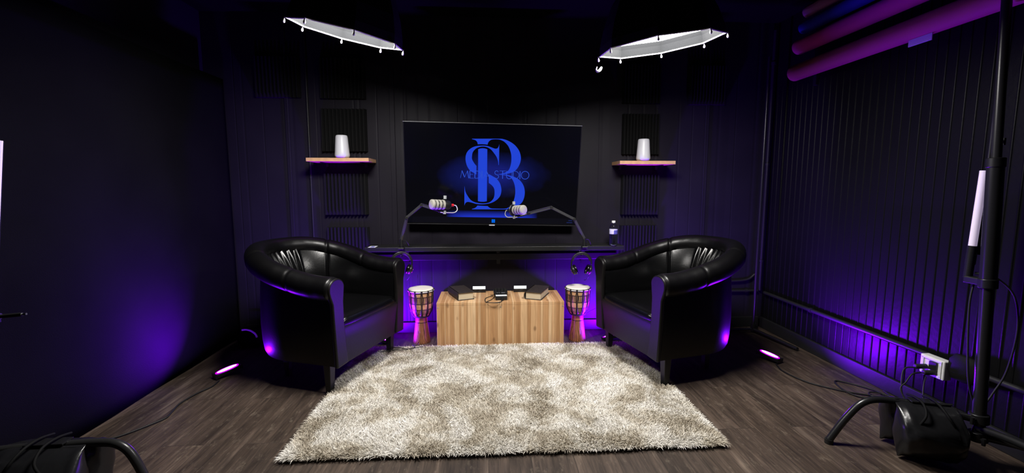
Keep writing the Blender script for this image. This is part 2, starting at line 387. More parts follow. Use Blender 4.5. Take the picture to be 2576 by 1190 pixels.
# corrugated right wall: real ribs every 5.6 cm
prof = []; y = -1.5
while y < WALL_Y:
    prof += [(RIGHT_X, y), (RIGHT_X, y + .042), (RIGHT_X - .003, y + .045), (RIGHT_X - .004, y + .0485), (RIGHT_X - .003, y + .052), (RIGHT_X, y + .055)]; y += .056
rw = MB(); n = len(prof)
V = [(x, y, 0) for x, y in prof] + [(x, y, CEIL_Z) for x, y in prof] + [(RIGHT_X + .07, prof[-1][1], 0), (RIGHT_X + .07, prof[0][1], 0), (RIGHT_X + .07, prof[-1][1], CEIL_Z), (RIGHT_X + .07, prof[0][1], CEIL_Z)]
Fc = [(i, i + 1, n + i + 1, n + i) for i in range(n - 1)] + [(2 * n, 2 * n + 1, 2 * n + 3, 2 * n + 2)]
rw.add(V, Fc); struct(rw.build('wall_right', M['metal_wall'], fix=False))
bb = MB().box((2.347, 1.06, .045), (.022, 5.1, .09)).build('baseboard_right', M['base'], bevel=.004); struct(bb)
bb = MB().box((.19, WALL_Y - .011, .045), (4.28, .022, .09)).build('baseboard_back', M['base'], bevel=.004); struct(bb)

# black backdrop curtain along the left wall
cu = MB(); R = []
for zt in np.linspace(0.004, 2.0, 24):
    R.append([(LEFT_X + .004 * math.sin(yy * 9 + zt) + .004 * math.sin(yy * 3.1 + 1), yy, zt) for yy in np.linspace(-1.4, 3.56, 120)])
cu.loft(R, closed=False, cap=False)
c_ = cu.build('backdrop_curtain', M['curtain'], smooth=60, fix=False)
so = c_.modifiers.new('solid', 'SOLIDIFY'); so.thickness = .006
tag(c_, 'smooth black backdrop cloth covering the left wall', 'curtain')
tag(MB().cyl((LEFT_X - .025, -1.4, 1.985), (LEFT_X - .025, 3.56, 1.985), .012).build('curtain_rail', M['rubber'], smooth=40), 'black rail holding the top of the backdrop cloth', 'rail')

# thin conduits and vertical trims on the back wall
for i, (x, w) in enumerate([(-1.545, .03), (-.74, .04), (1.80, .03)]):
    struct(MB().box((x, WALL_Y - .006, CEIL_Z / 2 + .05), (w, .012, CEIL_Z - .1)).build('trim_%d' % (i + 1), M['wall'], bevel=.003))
def pipe(name, pts, r, label, sm=0):
    t = empty(name, pts[0], label=label, cat='pipe'); o = Vector(pts[0])
    MB().tube([Vector(p) - o for p in pts], r, 12, sm).build('tube', M['base'], t, smooth=40)
    cl = MB(); a, b = Vector(pts[0]) - o, Vector(pts[-1]) - o
    for k in (.12, .5, .88):
        p = a.lerp(b, k); d = (b - a).normalized(); cl.cyl(p - d * .01, p + d * .01, r * 1.35)
    if not sm: cl.build('clip', M['base'], t, smooth=40)
    return t
pipe('conduit_pipe', [(-1.385, WALL_Y - .009, .10), (-1.385, WALL_Y - .009, 2.45)], .008, 'thin black vertical pipe left of the left wall shelf')
pipe('conduit_pipe', [(2.325, WALL_Y - .016, .32), (2.325, WALL_Y - .016, 2.45)], .013, 'thin black vertical pipe in the right back corner')
pipe('conduit_pipe', [(2.335, 3.56, .312), (2.335, -1.0, .312)], .014, 'black pipe running along the right wall above the baseboard')
pipe('conduit_pipe', [(1.5, WALL_Y - .02, .318), (2.30, WALL_Y - .02, .318)], .012, 'lower black pipe along the back wall behind the right armchair')
pipe('conduit_pipe', [(1.5, WALL_Y - .02, .405), (1.9, WALL_Y - .02, .405), (2.12, WALL_Y - .02, .405), (2.22, WALL_Y - .02, .42), (2.27, WALL_Y - .02, .46)], .010, 'upper bent black pipe along the back wall behind the right armchair', 5)

# ---------------------------------------------------------------- acoustic foam
def foam(w, h, label):
    t = empty('acoustic_foam', label=label, cat='foam panel', group='acoustic foam panels on the back wall')
    n = 12; P = [(-w / 2, 0)]
    for i in range(n):
        a = -w / 2 + w * i / n; d = w / n; P += [(a + .0001, -.012), (a + d * .30, -.046), (a + d * .62, -.046), (a + d * .98, -.012)]
    P += [(w / 2, -.012), (w / 2, 0)]
    m = MB(); m.prism(P, h); m.build('wedge_panel', M['foam'], t); return t
FO = [(-1.28, 1.875, .345, .30, 'foam panel high above the left wall shelf'), (-1.283, 1.475, .347, .325, 'foam panel behind the white vase on the left shelf'),
      (-1.281, .98, .335, .323, 'foam panel below the left wall shelf'), (-1.275, .56, .33, .32, 'foam panel low behind the left armchair'),
      (1.09, 1.865, .31, .30, 'foam panel high above the right wall shelf'), (1.094, 1.462, .306, .32, 'foam panel behind the white vase on the right shelf'),
      (1.098, .973, .314, .324, 'foam panel below the right wall shelf'), (1.095, .56, .31, .324, 'foam panel low behind the right armchair'),
      (-1.76, 1.88, .33, .30, 'foam panel near the left back corner under the ceiling'), (1.63, 1.86, .30, .30, 'foam panel near the right back corner under the ceiling')]
for x, z, w, h, lb in FO:
    t = foam(w, h, 'dark ribbed square ' + lb); t.location = (x + w / 2, WALL_Y - .001, z)

# ---------------------------------------------------------------- television
TVM = Matrix(((.99983, .0183, -.0026, .0447), (0, -.1419, -.9899, 3.475), (-.0185, .9897, -.1419, 1.2865), (0, 0, 0, 1)))
tv = empty('television', label='large flat television on the back wall showing a blue monogram logo', cat='television', mat=TVM)
W, H = 1.349, .778
MB().box((0, 0, -.016), (W, H, .024)).build('casing', M['tv_frame'], tv, bevel=.003)
MB().box((0, -.02, -.045), (W * .55, H * .6, .04)).build('back_cover', M['black'], tv, bevel=.008)
tr = MB().box((0, H / 2 + .0005, -.014), (W, .003, .026)).build('top_trim', M['tv_trim'], tv)
tr['label'] = 'metal top edge, paled for the softbox reflection'
MB().box((0, -H / 2 - .002, -.010), (W * .992, .006, .02)).build('bottom_trim', M['tv_frame'], tv, bevel=.002)
MB().box((0, -H / 2 - .004, .002), (.045, .008, .006)).build('sensor_bump', M['tv_trim'], tv, bevel=.001)
MB().box((.055, .05, -.085), (.3, .25, .05)).build('wall_mount', M['black_metal'], tv, bevel=.003)
def screen_mat():
    g = NT('screen_picture'); tc = g.n('TexCoord').outputs['Object']; sp = g.n('SeparateXYZ', {0: tc}); x, y = sp.outputs[0], sp.outputs[1]
    nz = g.n('TexNoise', {'Vector': tc, 'Scale': 5.0, 'Detail': 4.0}).outputs['Fac']
    ex = g.math('POWER', g.math('ABSOLUTE', g.math('DIVIDE', x, .44)), 2.0); ey = g.math('POWER', g.math('ABSOLUTE', g.math('DIVIDE', g.math('ADD', y, -.005), .185)), 2.0)
    d = g.math('ADD', g.math('SQRT', g.math('ADD', ex, ey)), g.math('MULTIPLY', g.math('SUBTRACT', nz, .5), .5))
    glow = g.ramp(d, [(.25, (.006, .010, .16)), (.62, (.0025, .005, .065)), (1.0, (.0002, .0003, .0012))])
    fx = g.math('MINIMUM', g.math('POWER', g.math('ABSOLUTE', g.math('DIVIDE', x, .36)), 4.0), 1.0)
    fy = g.math('DIVIDE', g.math('SUBTRACT', y, -.331), .055)
    strip = g.math('MULTIPLY', g.math('MULTIPLY', g.math('SUBTRACT', 1.0, fx), g.math('MAXIMUM', g.math('SUBTRACT', 1.0, fy), 0.0)), g.math('GREATER_THAN', y, -.331))
    c = g.mix(strip, glow, (.012, .035, .62))
    c = g.mix(g.math('LESS_THAN', y, -.331), c, (.0012, .0014, .004))
    g.set('Base Color', (.002, .002, .003, 1)); g.set('Roughness', .16); g.set('Specular IOR Level', .35)
    g.set('Emission Color', c); g.set('Emission Strength', 1.0); return g.m
MB().box((0, .003, -.0025), (W - .012, H - .014, .006)).build('screen', screen_mat(), tv)
SCR = tv.children[-1]
logo_m = emis('logo_blue', (.016, .058, .66), 1.0); text_m = emis('letter_blue', (.025, .078, .60), 1.0)
icon_m = emis('icon_blue', (.0, .14, .85), 1.0); dim_m = emis('clock_blue', (.012, .022, .12), 1.0)
b_top = [(-0.1606, 0.2743), (0.0364, 0.2791), (0.079, 0.2765), (0.122, 0.2619), (0.1655, 0.2342), (0.1989, 0.1928), (0.2138, 0.1455), (0.2098, 0.1027), (0.1894, 0.0594), (0.1603, 0.0329), (0.128, 0.0203), (0.0901, 0.0131), (0.037, 0.0099), (0.0737, 0.0182), (0.106, 0.0307), (0.1272, 0.0527), (0.1396, 0.0959), (0.1411, 0.1439), (0.1347, 0.1808), (0.1176, 0.2225), (0.0902, 0.2533), (0.0632, 0.2683), (0.0365, 0.2745), (-0.0059, 0.2725), (-0.0271, 0.2625), (-0.0375, 0.2492), (-0.0426, 0.2334), (-0.0799, 0.2362), (-0.117, 0.2343), (-0.1198, 0.2483), (-0.1331, 0.2636), (-0.1606, 0.2712)]
b_bot = [(0.0371, 0.0088), (0.0957, 0.0089), (0.1284, 0.0041), (0.1723, -0.0086), (0.2112, -0.0323), (0.2398, -0.0701), (0.2522, -0.1139), (0.251, -0.1583), (0.2384, -0.1975), (0.2171, -0.223), (0.1788, -0.2433), (0.1459, -0.2568), (0.1128, -0.2635), (-0.1586, -0.2679), (-0.1586, -0.2645), (-0.1356, -0.2568), (-0.1219, -0.2454), (-0.1165, -0.237), (-0.0752, -0.2391), (-0.0356, -0.2401), (-0.0256, -0.2495), (-0.0089, -0.2576), (0.0242, -0.2593), (0.1016, -0.2581), (0.1291, -0.2469), (0.1561, -0.2213), (0.1716, -0.1819), (0.1785, -0.1318), (0.1743, -0.0823), (0.1623, -0.0442), (0.1425, -0.0146), (0.1176, -0.0015), (0.0958, 0.0035)]
stem = [(-0.113, 0.1978), (-0.0955, 0.2039), (-0.0796, 0.2059), (-0.0636, 0.2047), (-0.0438, 0.1994), (-0.0427, -0.2011), (-0.0646, -0.206), (-0.092, -0.2059), (-0.1123, -0.2018)]
s_top = [(0.0462, 0.2392), (0.0467, 0.1577), (0.0465, 0.0821), (0.0427, 0.082), (0.0395, 0.1097), (0.0282, 0.1414), (0.0062, 0.1726), (-0.0155, 0.1969), (-0.0424, 0.213), (-0.0744, 0.2186), (-0.1062, 0.2136), (-0.1327, 0.1999), (-0.1539, 0.1743), (-0.1601, 0.1425), (-0.159, 0.1213), (-0.1482, 0.1003), (-0.1374, 0.0846), (-0.1255, 0.0715), (-0.1262, 0.0044), (-0.1478, 0.0191), (-0.1721, 0.0325), (-0.1963, 0.0674), (-0.2081, 0.1097), (-0.207, 0.1467), (-0.1938, 0.1786), (-0.1646, 0.2055), (-0.1275, 0.2205), (-0.0798, 0.2257), (-0.0425, 0.2229), (-0.0104, 0.2127), (0.0164, 0.2044), (0.0335, 0.2075), (0.0428, 0.2234)]
s_bot = [(-0.0301, 0.0107), (-0.0018, -0.0039), (0.0311, -0.0249), (0.0562, -0.0571), (0.0679, -0.0953), (0.0686, -0.1283), (0.0583, -0.1616), (0.034, -0.1898), (-0.0041, -0.2128), (-0.0479, -0.2235), (-0.0863, -0.2268), (-0.1248, -0.2241), (-0.1632, -0.2138), (-0.1905, -0.2092), (-0.2069, -0.2162), (-0.214, -0.2274), (-0.2178, -0.2397), (-0.2178, -0.1775), (-0.2178, -0.0842), (-0.2096, -0.1278), (-0.1933, -0.1605), (-0.1687, -0.1933), (-0.1358, -0.2111), (-0.0974, -0.2182), (-0.0644, -0.2193), (-0.0261, -0.212), (0.0011, -0.1904), (0.0144, -0.1624), (0.0165, -0.1237), (0.0106, -0.0963), (-0.0061, -0.0747), (-0.0292, -0.0577)]
def smooth_poly(P, ang=38):
    # refine curved runs of an outline, keep true corners
    n = len(P); V = [Vector((x, y, 0)) for x, y in P]; out = []
    def corner(i):
        a = V[i] - V[i - 1]; b = V[(i + 1) % n] - V[i]
        return a.length < 1e-6 or b.length < 1e-6 or a.angle(b) > math.radians(ang)
    C = [corner(i) for i in range(n)]
    for i in range(n):
        b, c = V[i], V[(i + 1) % n]; a = b if C[i] else V[i - 1]; d = c if C[(i + 1) % n] else V[(i + 2) % n]
        for j in range(4):
            t = j / 4
            out.append(.5 * ((2 * b) + (c - a) * t + (2 * a - 5 * b + 4 * c - d) * t * t + (3 * b - a - 3 * c + d) * t ** 3))
    return [(p.x, p.y) for p in out]
def flat(polys, z, d=.0004):
    m = MB(); T = Matrix.Translation((0, 0, z))
    for P in polys: m.prism(P, d, T)
    return m
flat([smooth_poly(b_top), smooth_poly(b_bot), stem], .0006).build('letter_b', logo_m, SCR)
flat([smooth_poly(s_top), smooth_poly(s_bot)], .0006).build('letter_s', logo_m, SCR)
def strokes(lines, z, thick, slant=0):
    m = MB()
    for pts, w in lines:
        for (x0, y0), (x1, y1) in zip(pts[:-1], pts[1:]):
            d = Vector((x1 - x0, y1 - y0, 0)); L = d.length
            if L < 1e-7: continue
            d /= L; nrm = Vector((-d.y, d.x, 0)) * w / 2; a = Vector((x0, y0, 0)) - d * w * .12; b = Vector((x1, y1, 0)) + d * w * .12
            m.prism([(p.x, p.y) for p in (a - nrm, b - nrm, b + nrm, a + nrm)], thick, Matrix.Translation((0, 0, z)))
    return m
def arc(cx, cy, rx, ry, a0, a1, n=14): return [(cx + rx * math.cos(math.radians(a0 + (a1 - a0) * i / n)), cy + ry * math.sin(math.radians(a0 + (a1 - a0) * i / n))) for i in range(n + 1)]
TH, TN = .0062, .0030
GL = {'M': (.064, [([(0, 0), (.012, 1)], TN), ([(.012, 1), (.032, .12)], TH), ([(.032, .12), (.054, 1)], TN), ([(.054, 1), (.064, 0)], TH)]),
      'E': (.030, [([(0, 0), (0, 1)], TH), ([(0, 1), (.028, 1)], TN), ([(0, .52), (.024, .52)], TN), ([(0, 0), (.030, 0)], TN)]),
      'D': (.046, [([(0, 0), (0, 1)], TH), ([(0, 1), (.012, 1)] + arc(.012, .5, .034, .5, 90, -90) + [(0, 0)], TN * 1.4)]),
      'I': (.002, [([(0, 0), (0, 1)], TH)]),
      'A': (.050, [([(0, 0), (.024, 1)], TN), ([(.024, 1), (.050, 0)], TH), ([(.010, .34), (.040, .34)], TN)]),
      'S': (.032, [(arc(.016, .75, .014, .25, 30, 250, 10) + arc(.016, .25, .016, .25, 70, -150, 10), TH * .75)]),
      'T': (.046, [([(0, 1), (.046, 1)], TN), ([(.023, 1), (.023, 0)], TH)]),
      'U': (.042, [([(0, 1), (0, .3)] + arc(.020, .3, .020, .3, 180, 360), TH * .8), ([(.040, .3), (.040, 1)], TN)]),
      'O': (.060, [(arc(.030, .5, .030, .5, 0, 360, 28), TH * .75)]), ' ': (.028, [])}
def word(txt, x0, x1, y0, h):
    tot = sum(GL[c][0] for c in txt); gap = ((x1 - x0) - tot) / (len(txt) - 1); x = x0; L = []
    for c in txt:
        w, ls = GL[c]
        for pts, t in ls: L.append(([(x + px, y0 + py * h) for px, py in pts], t))
        x += w + gap
    return L
strokes(word('MEDIA', -.248, -.022, -.0235, .0565), .0012, .0004).build('lettering', text_m, SCR)
strokes(word('STUDIO', .014, .281, -.0225, .0600), .0012, .0004).build('lettering', text_m, SCR)
for cx, cy in ((-.0066, -.0066), (.0066, -.0066), (-.0066, .0066), (.0066, .0066)): pass
q = .0063
flat([[(.0105 + a * .0069 - q, -.3595 + b * .0069 - q), (.0105 + a * .0069 + q, -.3595 + b * .0069 - q), (.0105 + a * .0069 + q, -.3595 + b * .0069 + q), (.0105 + a * .0069 - q, -.3595 + b * .0069 + q)] for a in (-1, 1) for b in (-1, 1)], .0006).build('start_icon', icon_m, SCR)
ck = MB()
for (x0, x1, yy) in ((.611, .641, -.3472), (.597, .646, -.3637)):
    x = x0
    while x < x1 - .004:
        w = random.choice((.003, .004, .005)); ck.box((x + w / 2, yy, .0008), (w, .0065, .0004)); x += w + .0014
ck.build('clock_digits', dim_m, SCR)

# ---------------------------------------------------------------- long black wall desk
dk = empty('wall_desk', (.07, 3.5, .737), label='long narrow black shelf desk fixed to the back wall under the television', cat='desk')
DZ = 0
MB().box((0, .03, DZ - .017), (2.02, .20, .034)).build('desk_top', M['black_wood'], dk, bevel=.002)
MB().box((0, .116, DZ - .105), (2.0, .024, .05)).build('support_rail', M['black_wood'], dk, bevel=.002)
for s in (-.72, 0.02, .72):
    b = MB(); b.box((s, .114, -.10), (.03, .012, .13)); b.box((s, .05, -.040), (.03, .15, .01))
    b.build('bracket', M['black_metal'], dk)

# ---------------------------------------------------------------- floating shelves + white speakers
for i, (x0, x1, zt, lb) in enumerate([(-1.331, -.876, 1.413, 'left'), (1.019, 1.455, 1.399, 'right')]):
    t = empty('wall_shelf', ((x0 + x1) / 2, 3.515, zt), label='light wooden floating shelf on the back wall, %s of the television' % lb, cat='shelf', group='floating wooden shelves')
    MB().box((0, -.0, -.013), (x1 - x0, .226, .026)).build('board', M['shelf_wood'], t, bevel=.001)
    br = MB()
    for s in (-.15, .15): br.box((s, .108, -.034), (.02, .006, .05)); br.box((s, .04, -.028), (.02, .13, .004))
    br.build('bracket', M['black_metal'], t)
for x, z, lb in ((-1.078, 1.414, 'left'), (1.212, 1.400, 'right')):
    t = empty('white_vase', (x, 3.44, z), label='white tapered vase standing on the %s wooden wall shelf' % lb, cat='vase', group='white tapered vases on the shelves')
    MB().lathe([(.030, 0), (.046, .003), (.0525, .012), (.054, .022), (.051, .05), (.0435, .155), (.0405, .163), (.038, .166), (.0, .1665)], n=48).build('body', M['white'], t, smooth=50)
    MB().lathe([(.031, -.001), (.033, .0), (.033, .004)], n=32).build('base_ring', M['white_plastic'], t, smooth=50)

# ---------------------------------------------------------------- wooden box table
BX = empty('wooden_box_table', (.098, 3.435, 0), label='low box table of striped pine boards behind the shag rug', cat='table')
bw, bd, bh = .955, .37, .343
def rotm(ax, a): return Matrix.Rotation(a, 3, ax)
MB().box((0, 0, bh - .010), (bw, bd, .020)).build('top_panel', M['strips'], BX, bevel=.0012)
MB().box((0, -bd / 2 + .010, (bh - .021) / 2), (bw, .020, bh - .021)).build('front_panel', M['strips'], BX, bevel=.0012)
for s in (-1, 1): MB().box((s * (bw / 2 - .010), .0105, (bh - .021) / 2), (.020, bd - .0215, bh - .021)).build('side_panel', M['shelf_wood'], BX, bevel=.0012)
for x in (-bw / 2 + .011, .0, bw / 2 - .011):
    MB().lathe([(.0045, 0), (.0045, .0015), (.003, .002)], (x, -bd / 2 + .0002, bh - .036), 12, rot=rotm('X', PI / 2)).build('screw', M['screw'], BX)

# books
def book(loc, rz, label, flip):
    t = empty('book', loc, rz, label, 'book', 'old books on the wooden box')
    w, l, h = .130, .250, .060
    MB().box((0, 0, h / 2), (w - .014, l - .016, h - .008)).build('page_block', M['page'], t, bevel=.001)
    c = MB(); c.box((0, 0, .0025), (w, l, .005)); c.box((0, 0, h - .0025), (w, l, .005)); c.build('cover', M['cover'], t, bevel=.0012)
    sp = MB(); P = [(-flip * (w / 2 - .002 + .010 * math.sin(PI * k / 8)), h * k / 8) for k in range(9)]
    P2 = [(-flip * (w / 2 - .008 + .010 * math.sin(PI * k / 8)), h * k / 8) for k in range(8, -1, -1)]
    sp.prism(P + P2, l, Matrix(((1, 0, 0, 0), (0, 0, 1, -l / 2), (0, 1, 0, 0), (0, 0, 0, 1)))); sp.build('spine', M['cover'], t, smooth=50)
    return t
book((-.208, 3.445, bh), math.atan2(.2345, -.0910) - PI / 2, 'thick old dark book on the left side of the wooden box', 1)
book((.392, 3.425, bh), -math.atan2(.110, .268), 'thick old dark book on the right side of the wooden box', 1)

# small lights on the back edge
for x, lb in ((-.069, 'left'), (.266, 'right')):
    t = empty('pocket_light', (x, 3.575, bh), label='small black light with a lit white panel, %s one of the pair on the box' % lb, cat='light', group='pocket lights on the box')
    MB().box((0, 0, .027), (.106, .022, .054)).build('body', M['black'], t, bevel=.002)
    MB().box((0, -.0115, .041), (.102, .002, .024)).build('light_panel', M['white_led'], t, bevel=.0006)
    b = MB(); b.box((-.03, -.0115, .022), (.018, .0015, .003)); b.box((.012, -.0115, .022), (.022, .0015, .004)); b.box((.042, -.0115, .022), (.004, .0015, .004)); b.box((0, -.0115, .011), (.018, .0015, .003))
    b.build('button', M['grey_print'], t)

# recorder
t = empty('audio_recorder', (.102, 3.385, bh), math.radians(2), 'small black audio recorder with knobs and cables in the middle of the box', 'recorder')
tilt = rotm('X', math.radians(9))
MB().box((0, 0, .022), (.088, .16, .03), tilt).build('body', M['black'], t, bevel=.004)
MB().box((0, .045, .034), (.108, .075, .03), tilt).build('mixer_section', M['black'], t, bevel=.006)
fr = MB().box((0, -.060, .033), (.086, .018, .006), tilt).build('display_strip', mat('pale_strip', (.75, .78, .8), .3), t, bevel=.001); fr['label'] = 'bright strip across the front'
kb = MB()
for a in range(4):
    for b_ in range(2): kb.cyl((-.036 + a * .024, .03 + b_ * .032, .045), (-.036 + a * .024, .03 + b_ * .032, .062), .008, .0065, 14)
kb.build('knob', M['rubber'], t, smooth=40)
kb = MB()
for a in range(2): kb.box((-.028 + a * .014, -.006, .041), (.005, .022, .003))
kb.box((.018, -.005, .041), (.028, .014, .003))
kb.build('button', mat('grey_button', (.12, .12, .13), .5), t)
MB().cyl((.005, -.085, .010), (.005, -.10, .010), .010, n=12).build('front_plug', M['black'], t, smooth=40)
rc = empty('cable', (.1, 3.3, bh), label='thin black cable looping off the recorder across the wooden box', cat='cable')
MB().tube([(-.035, .13, .02), (-.08, .115, .004), (-.115, .06, .004), (-.118, -.03, .004), (-.105, -.065, .004), (-.085, -.074, .005), (-.04, -.077, .005), (0, -.055, .006), (.008, -.01, .010)], .0026, 8, 8).build('cord', M['rubber'], rc, smooth=60)
MB().tube([(-.030, .13, .02), (-.055, .07, .004), (-.075, .01, .004), (-.108, -.05, .004), (-.095, -.072, .006), (-.055, -.080, .004), (-.01, -.07, .004), (.008, -.02, .010)], .0024, 8, 8).build('cord', M['rubber'], rc, smooth=60)

# ---------------------------------------------------------------- djembe drums
def make_drum():
    t = empty('djembe_drum', label='x', cat='drum', group='small djembe drums beside the wooden box')
    MB().lathe([(.040, .206), (.046, .204), (.064, .218), (.080, .25), (.089, .30), (.092, .36), (.0925, .418)], n=64, uv=True, cap=False).build('bowl', M['bowl'], t, smooth=60)
    MB().lathe([(.067, .0), (.068, .004), (.066, .02), (.058, .08), (.049, .15), (.0445, .20), (.046, .21)], n=48, uv=True).build('stem', M['stem'], t, smooth=60)
    MB().lathe([(.0, .427), (.07, .4275), (.088, .427), (.093, .4235), (.0945, .418), (.0945, .412)], n=64, cap=False).build('drumhead', M['drum_skin'], t, smooth=60)
    rg = MB(); N = 12
    for k in range(N):
        a0 = 2 * PI * (k + .14) / N; a1 = 2 * PI * (k + .86) / N
        rg.tube([(.097 * math.cos(a0 + (a1 - a0) * j / 5), .097 * math.sin(a0 + (a1 - a0) * j / 5), .411) for j in range(6)], .0042, 8, flat=1.0)
    o = rg.build('rim_band', M['white_band'], t, smooth=50); o['label'] = 'white cloth dashes round the rim'
    rr = MB()
    for zz, r_, w in ((.4165, .0975, .0028), (.404, .0955, .0026), (.214, .062, .0045), (.208, .058, .004)):
        rr.tube([(r_ * math.cos(2 * PI * j / 40), r_ * math.sin(2 * PI * j / 40), zz) for j in range(41)], w, 8)
    rr.build('rope_ring', M['rope'], t, smooth=60)
    rp = MB()
    for k in range(N):
        a = 2 * PI * k / N; d = 2 * PI * .022
        for s in (-1, 1):
            pts = [(.0965, .416, 0), (.0945, .36, s * d * .8), (.0915, .30, s * d * .25), (.0835, .252, s * d * .5), (.062, .211, s * d * .5)]
            rp.tube([(r * math.cos(a + b), r * math.sin(a + b), z) for r, z, b in pts], .0022, 6, 4)
        rp.tube([(.0965 * math.cos(a), .0965 * math.sin(a), .420), (.0965 * math.cos(a), .0965 * math.sin(a), .404)], .0075, 8)
    rp.build('tension_rope', M['rope'], t, smooth=60)
    return t
dr = make_drum(); dr['label'] = 'small carved djembe drum left of the wooden box'; dr.location = (-.513, 3.395, 0); dr.rotation_euler = (0, 0, .2)
d2 = copy_tree(dr); d2['label'] = 'small carved djembe drum right of the wooden box'; d2.location = (.706, 3.385, 0); d2.rotation_euler = (0, 0, 1.3)

# ---------------------------------------------------------------- tub armchairs
def make_chair():
    t = empty('tub_armchair', label='x', cat='armchair', group='black leather tub chairs')
    w, L = .345, .335
    Ltot = 2 * L + PI * w
    def path(s):        # s from 0 (front, y=-w) to Ltot (front, y=+w)
        if s < L: return Vector((-s, -w, 0)), Vector((0, -1, 0))
        if s > Ltot - L: return Vector((-(Ltot - s), w, 0)), Vector((0, 1, 0))
        a = (s - L) / w; return Vector((-L - w * math.sin(a), -w * math.cos(a), 0)), Vector((-math.sin(a), -math.cos(a), 0))
    def Hh(s):
        k = 1 - abs(2 * s / Ltot - 1); k = min(1, max(0, (k - .05) / .80)); k = k * k * (3 - 2 * k); return .640 + .150 * k
    N = 300; mid = Ltot / 2
    R = []
    for i in range(N + 1):
        s = Ltot * i / N; p, n = path(s); h = Hh(s); d = s - mid
        back = max(0, 1 - abs(d) / .75)
        pl = 0
        if abs(d) < .15: pl = .5 + .5 * math.cos(2 * PI * d / .05 + PI)
        seam = math.exp(-((abs(d) - .335) / .010) ** 2)
        row = []
        for o, z, f in ((-.040, .30, 0), (-.052 - .02 * back, .42, .4), (-.060 - .025 * back, .50, 1), (-.060 - .020 * back, .56, 1), (-.056 - .002 * back, .62, 1), (-.048 + .022 * back, .68, .9), (-.040 + .050 * back, .74, .5)):
            zz = .30 + (z - .30) * (h - .015 - .30) / (.74 - .30)
            oo = o - .024 * pl * f + .016 * seam * f
            row.append(p + n * oo + Vector((0, 0, zz)))
        row.append(p + n * (-.015 + .035 * back) + Vector((0, 0, h + .01)))
        row.append(p + n * (.010 + .02 * back) + Vector((0, 0, h - .01)))
        for o, z in ((.004, .60), (.010, .54), (.018, .46), (.022, .36), (.018, .26), (.010, .20), (.000, .178)):
            zz = z if z < .4 else .36 + (z - .36) * (h - .04 - .36) / (.60 - .36)
            row.append(p + n * (o + .004 * (1 - back) + .010 * back) + Vector((0, 0, zz)))
        row.append(p + n * -.05 + Vector((0, 0, .176)))
        R.append(row)
    m = MB(); m.loft(R); m.m = [1 if (k < N * 17 and k % 17 >= 8) else 0 for k in range(len(m.f))]
    m.build('barrel_shell', [M['leather'], M['leather_roll']], t, smooth=50)
    # rolled top
    Rr = []
    for i in range(-4, N + 5):
        s = min(max(Ltot * i / N, 0), Ltot); p, n = path(s); h = Hh(s); e = 0; sc = 1
        if i < 0 or i > N:
            k = (-i if i < 0 else i - N) / 4; e = .022 * math.sin(k * PI / 2); sc = max(.02, math.cos(k * PI / 2) ** .55)
        d = s - mid; seam = 1 - .10 * math.exp(-((abs(d) - .335) / .009) ** 2) - .06 * math.exp(-((abs(d) - .62) / .009) ** 2)
        wr = 1 + .015 * math.sin(s * 60) * math.sin(s * 23)
        bk = max(0, 1 - abs(d) / .7); ax, az = (.070 - .014 * bk) * sc * seam * wr, .062 * sc * seam
        row = []
        for k in range(20):
            a = 2 * PI * k / 20; o = .010 + .042 * bk + ax * math.cos(a); z = h + az * math.sin(a) - (.012 if math.cos(a) > .3 and math.sin(a) < 0 else 0)
            row.append(p + n * o + Vector((e, 0, z)))
        Rr.append(row)
    MB().loft(Rr).build('top_roll', M['leather_roll'], t, smooth=60)
    # arm front panels: oval top flowing into a tapering panel
    for sg in (-1, 1):
        P = []
        for k in range(13):
            a = PI * k / 12; P.append((.066 * math.cos(a), .640 + .052 * math.sin(a)))
        P = P + [(-.062, .61), (-.054, .55), (-.055, .42), (-.068, .28), (-.078, .182), (.020, .176), (.028, .30), (.036, .45), (.040, .55), (.058, .595), (.066, .62)]
        Mx = Matrix(((0, 0, 1, .001), (sg, 0, 0, sg * w), (0, 1, 0, 0), (0, 0, 0, 1)))
        MB().prism(P, .026, Mx).build('arm_front', M['leather_matt'], t, smooth=40, bevel=.008, bseg=3)
    # seat cushion
    def dshape(k, z, sag=0):
        pts = []
        for j in range(14): # straight front edge
            y = -.282 + .564 * j / 13; pts.append(Vector((.028 * k - .012 * (abs(y) / .282) ** 4, y * (.985 * k + .015), z - sag * (1 - (y / .282) ** 2))))
        for j in range(1, 30):
            a = PI * j / 30; pts.append(Vector((-.33 - .285 * k * math.sin(a), .282 * math.cos(a) * k, z)))
        return pts
    ring = []
    for k, z in ((.985, .315), (1, .33), (1.0, .395), (.995, .418), (.97, .436), (.92, .447), (.80, .455), (.55, .460), (.2, .462)):
        c = Vector((-.30, 0, 0)); P = dshape(1, z)
        ring.append([Vector((c.x + (p.x - c.x) * k, p.y * k, z)) for p in P])
    MB().loft(ring).build('seat_cushion', M['leather'], t, smooth=60)
    # front apron
    P = []
    ap = []
    for k in range(15):
        y = -.29 + .58 * k / 14; b = .010 * (1 - (y / .29) ** 2)
        zb = .178 + .006 * math.cos(y * 6)
        ap.append([(-.02, y, zb), (.012 + b, y, zb), (.016 + b, y, .24), (.020 + b, y, .32), (.026 + b, y, .385), (.020 + b, y, .402), (-.02, y, .405)])
    MB().loft(ap).build('front_apron', M['leather_matt'], t, smooth=50)
    for x, y, tp in ((-.065, -.325, .7), (-.065, .325, .7), (-.50, -.17, .65), (-.50, .17, .65)):
        MB().box((x, y, .092), (.048, .048, .178), taper=tp).build('leg', M['black_wood'], t, bevel=.003)
    MB().lathe([(.27, .178), (.28, .184), (.28, .20)], (-.31, 0, 0), 40).build('dust_cover', M['black_fabric'], t)
    return t
ch = make_chair(); ch['label'] = 'black leather tub armchair on the left, facing right across the rug'
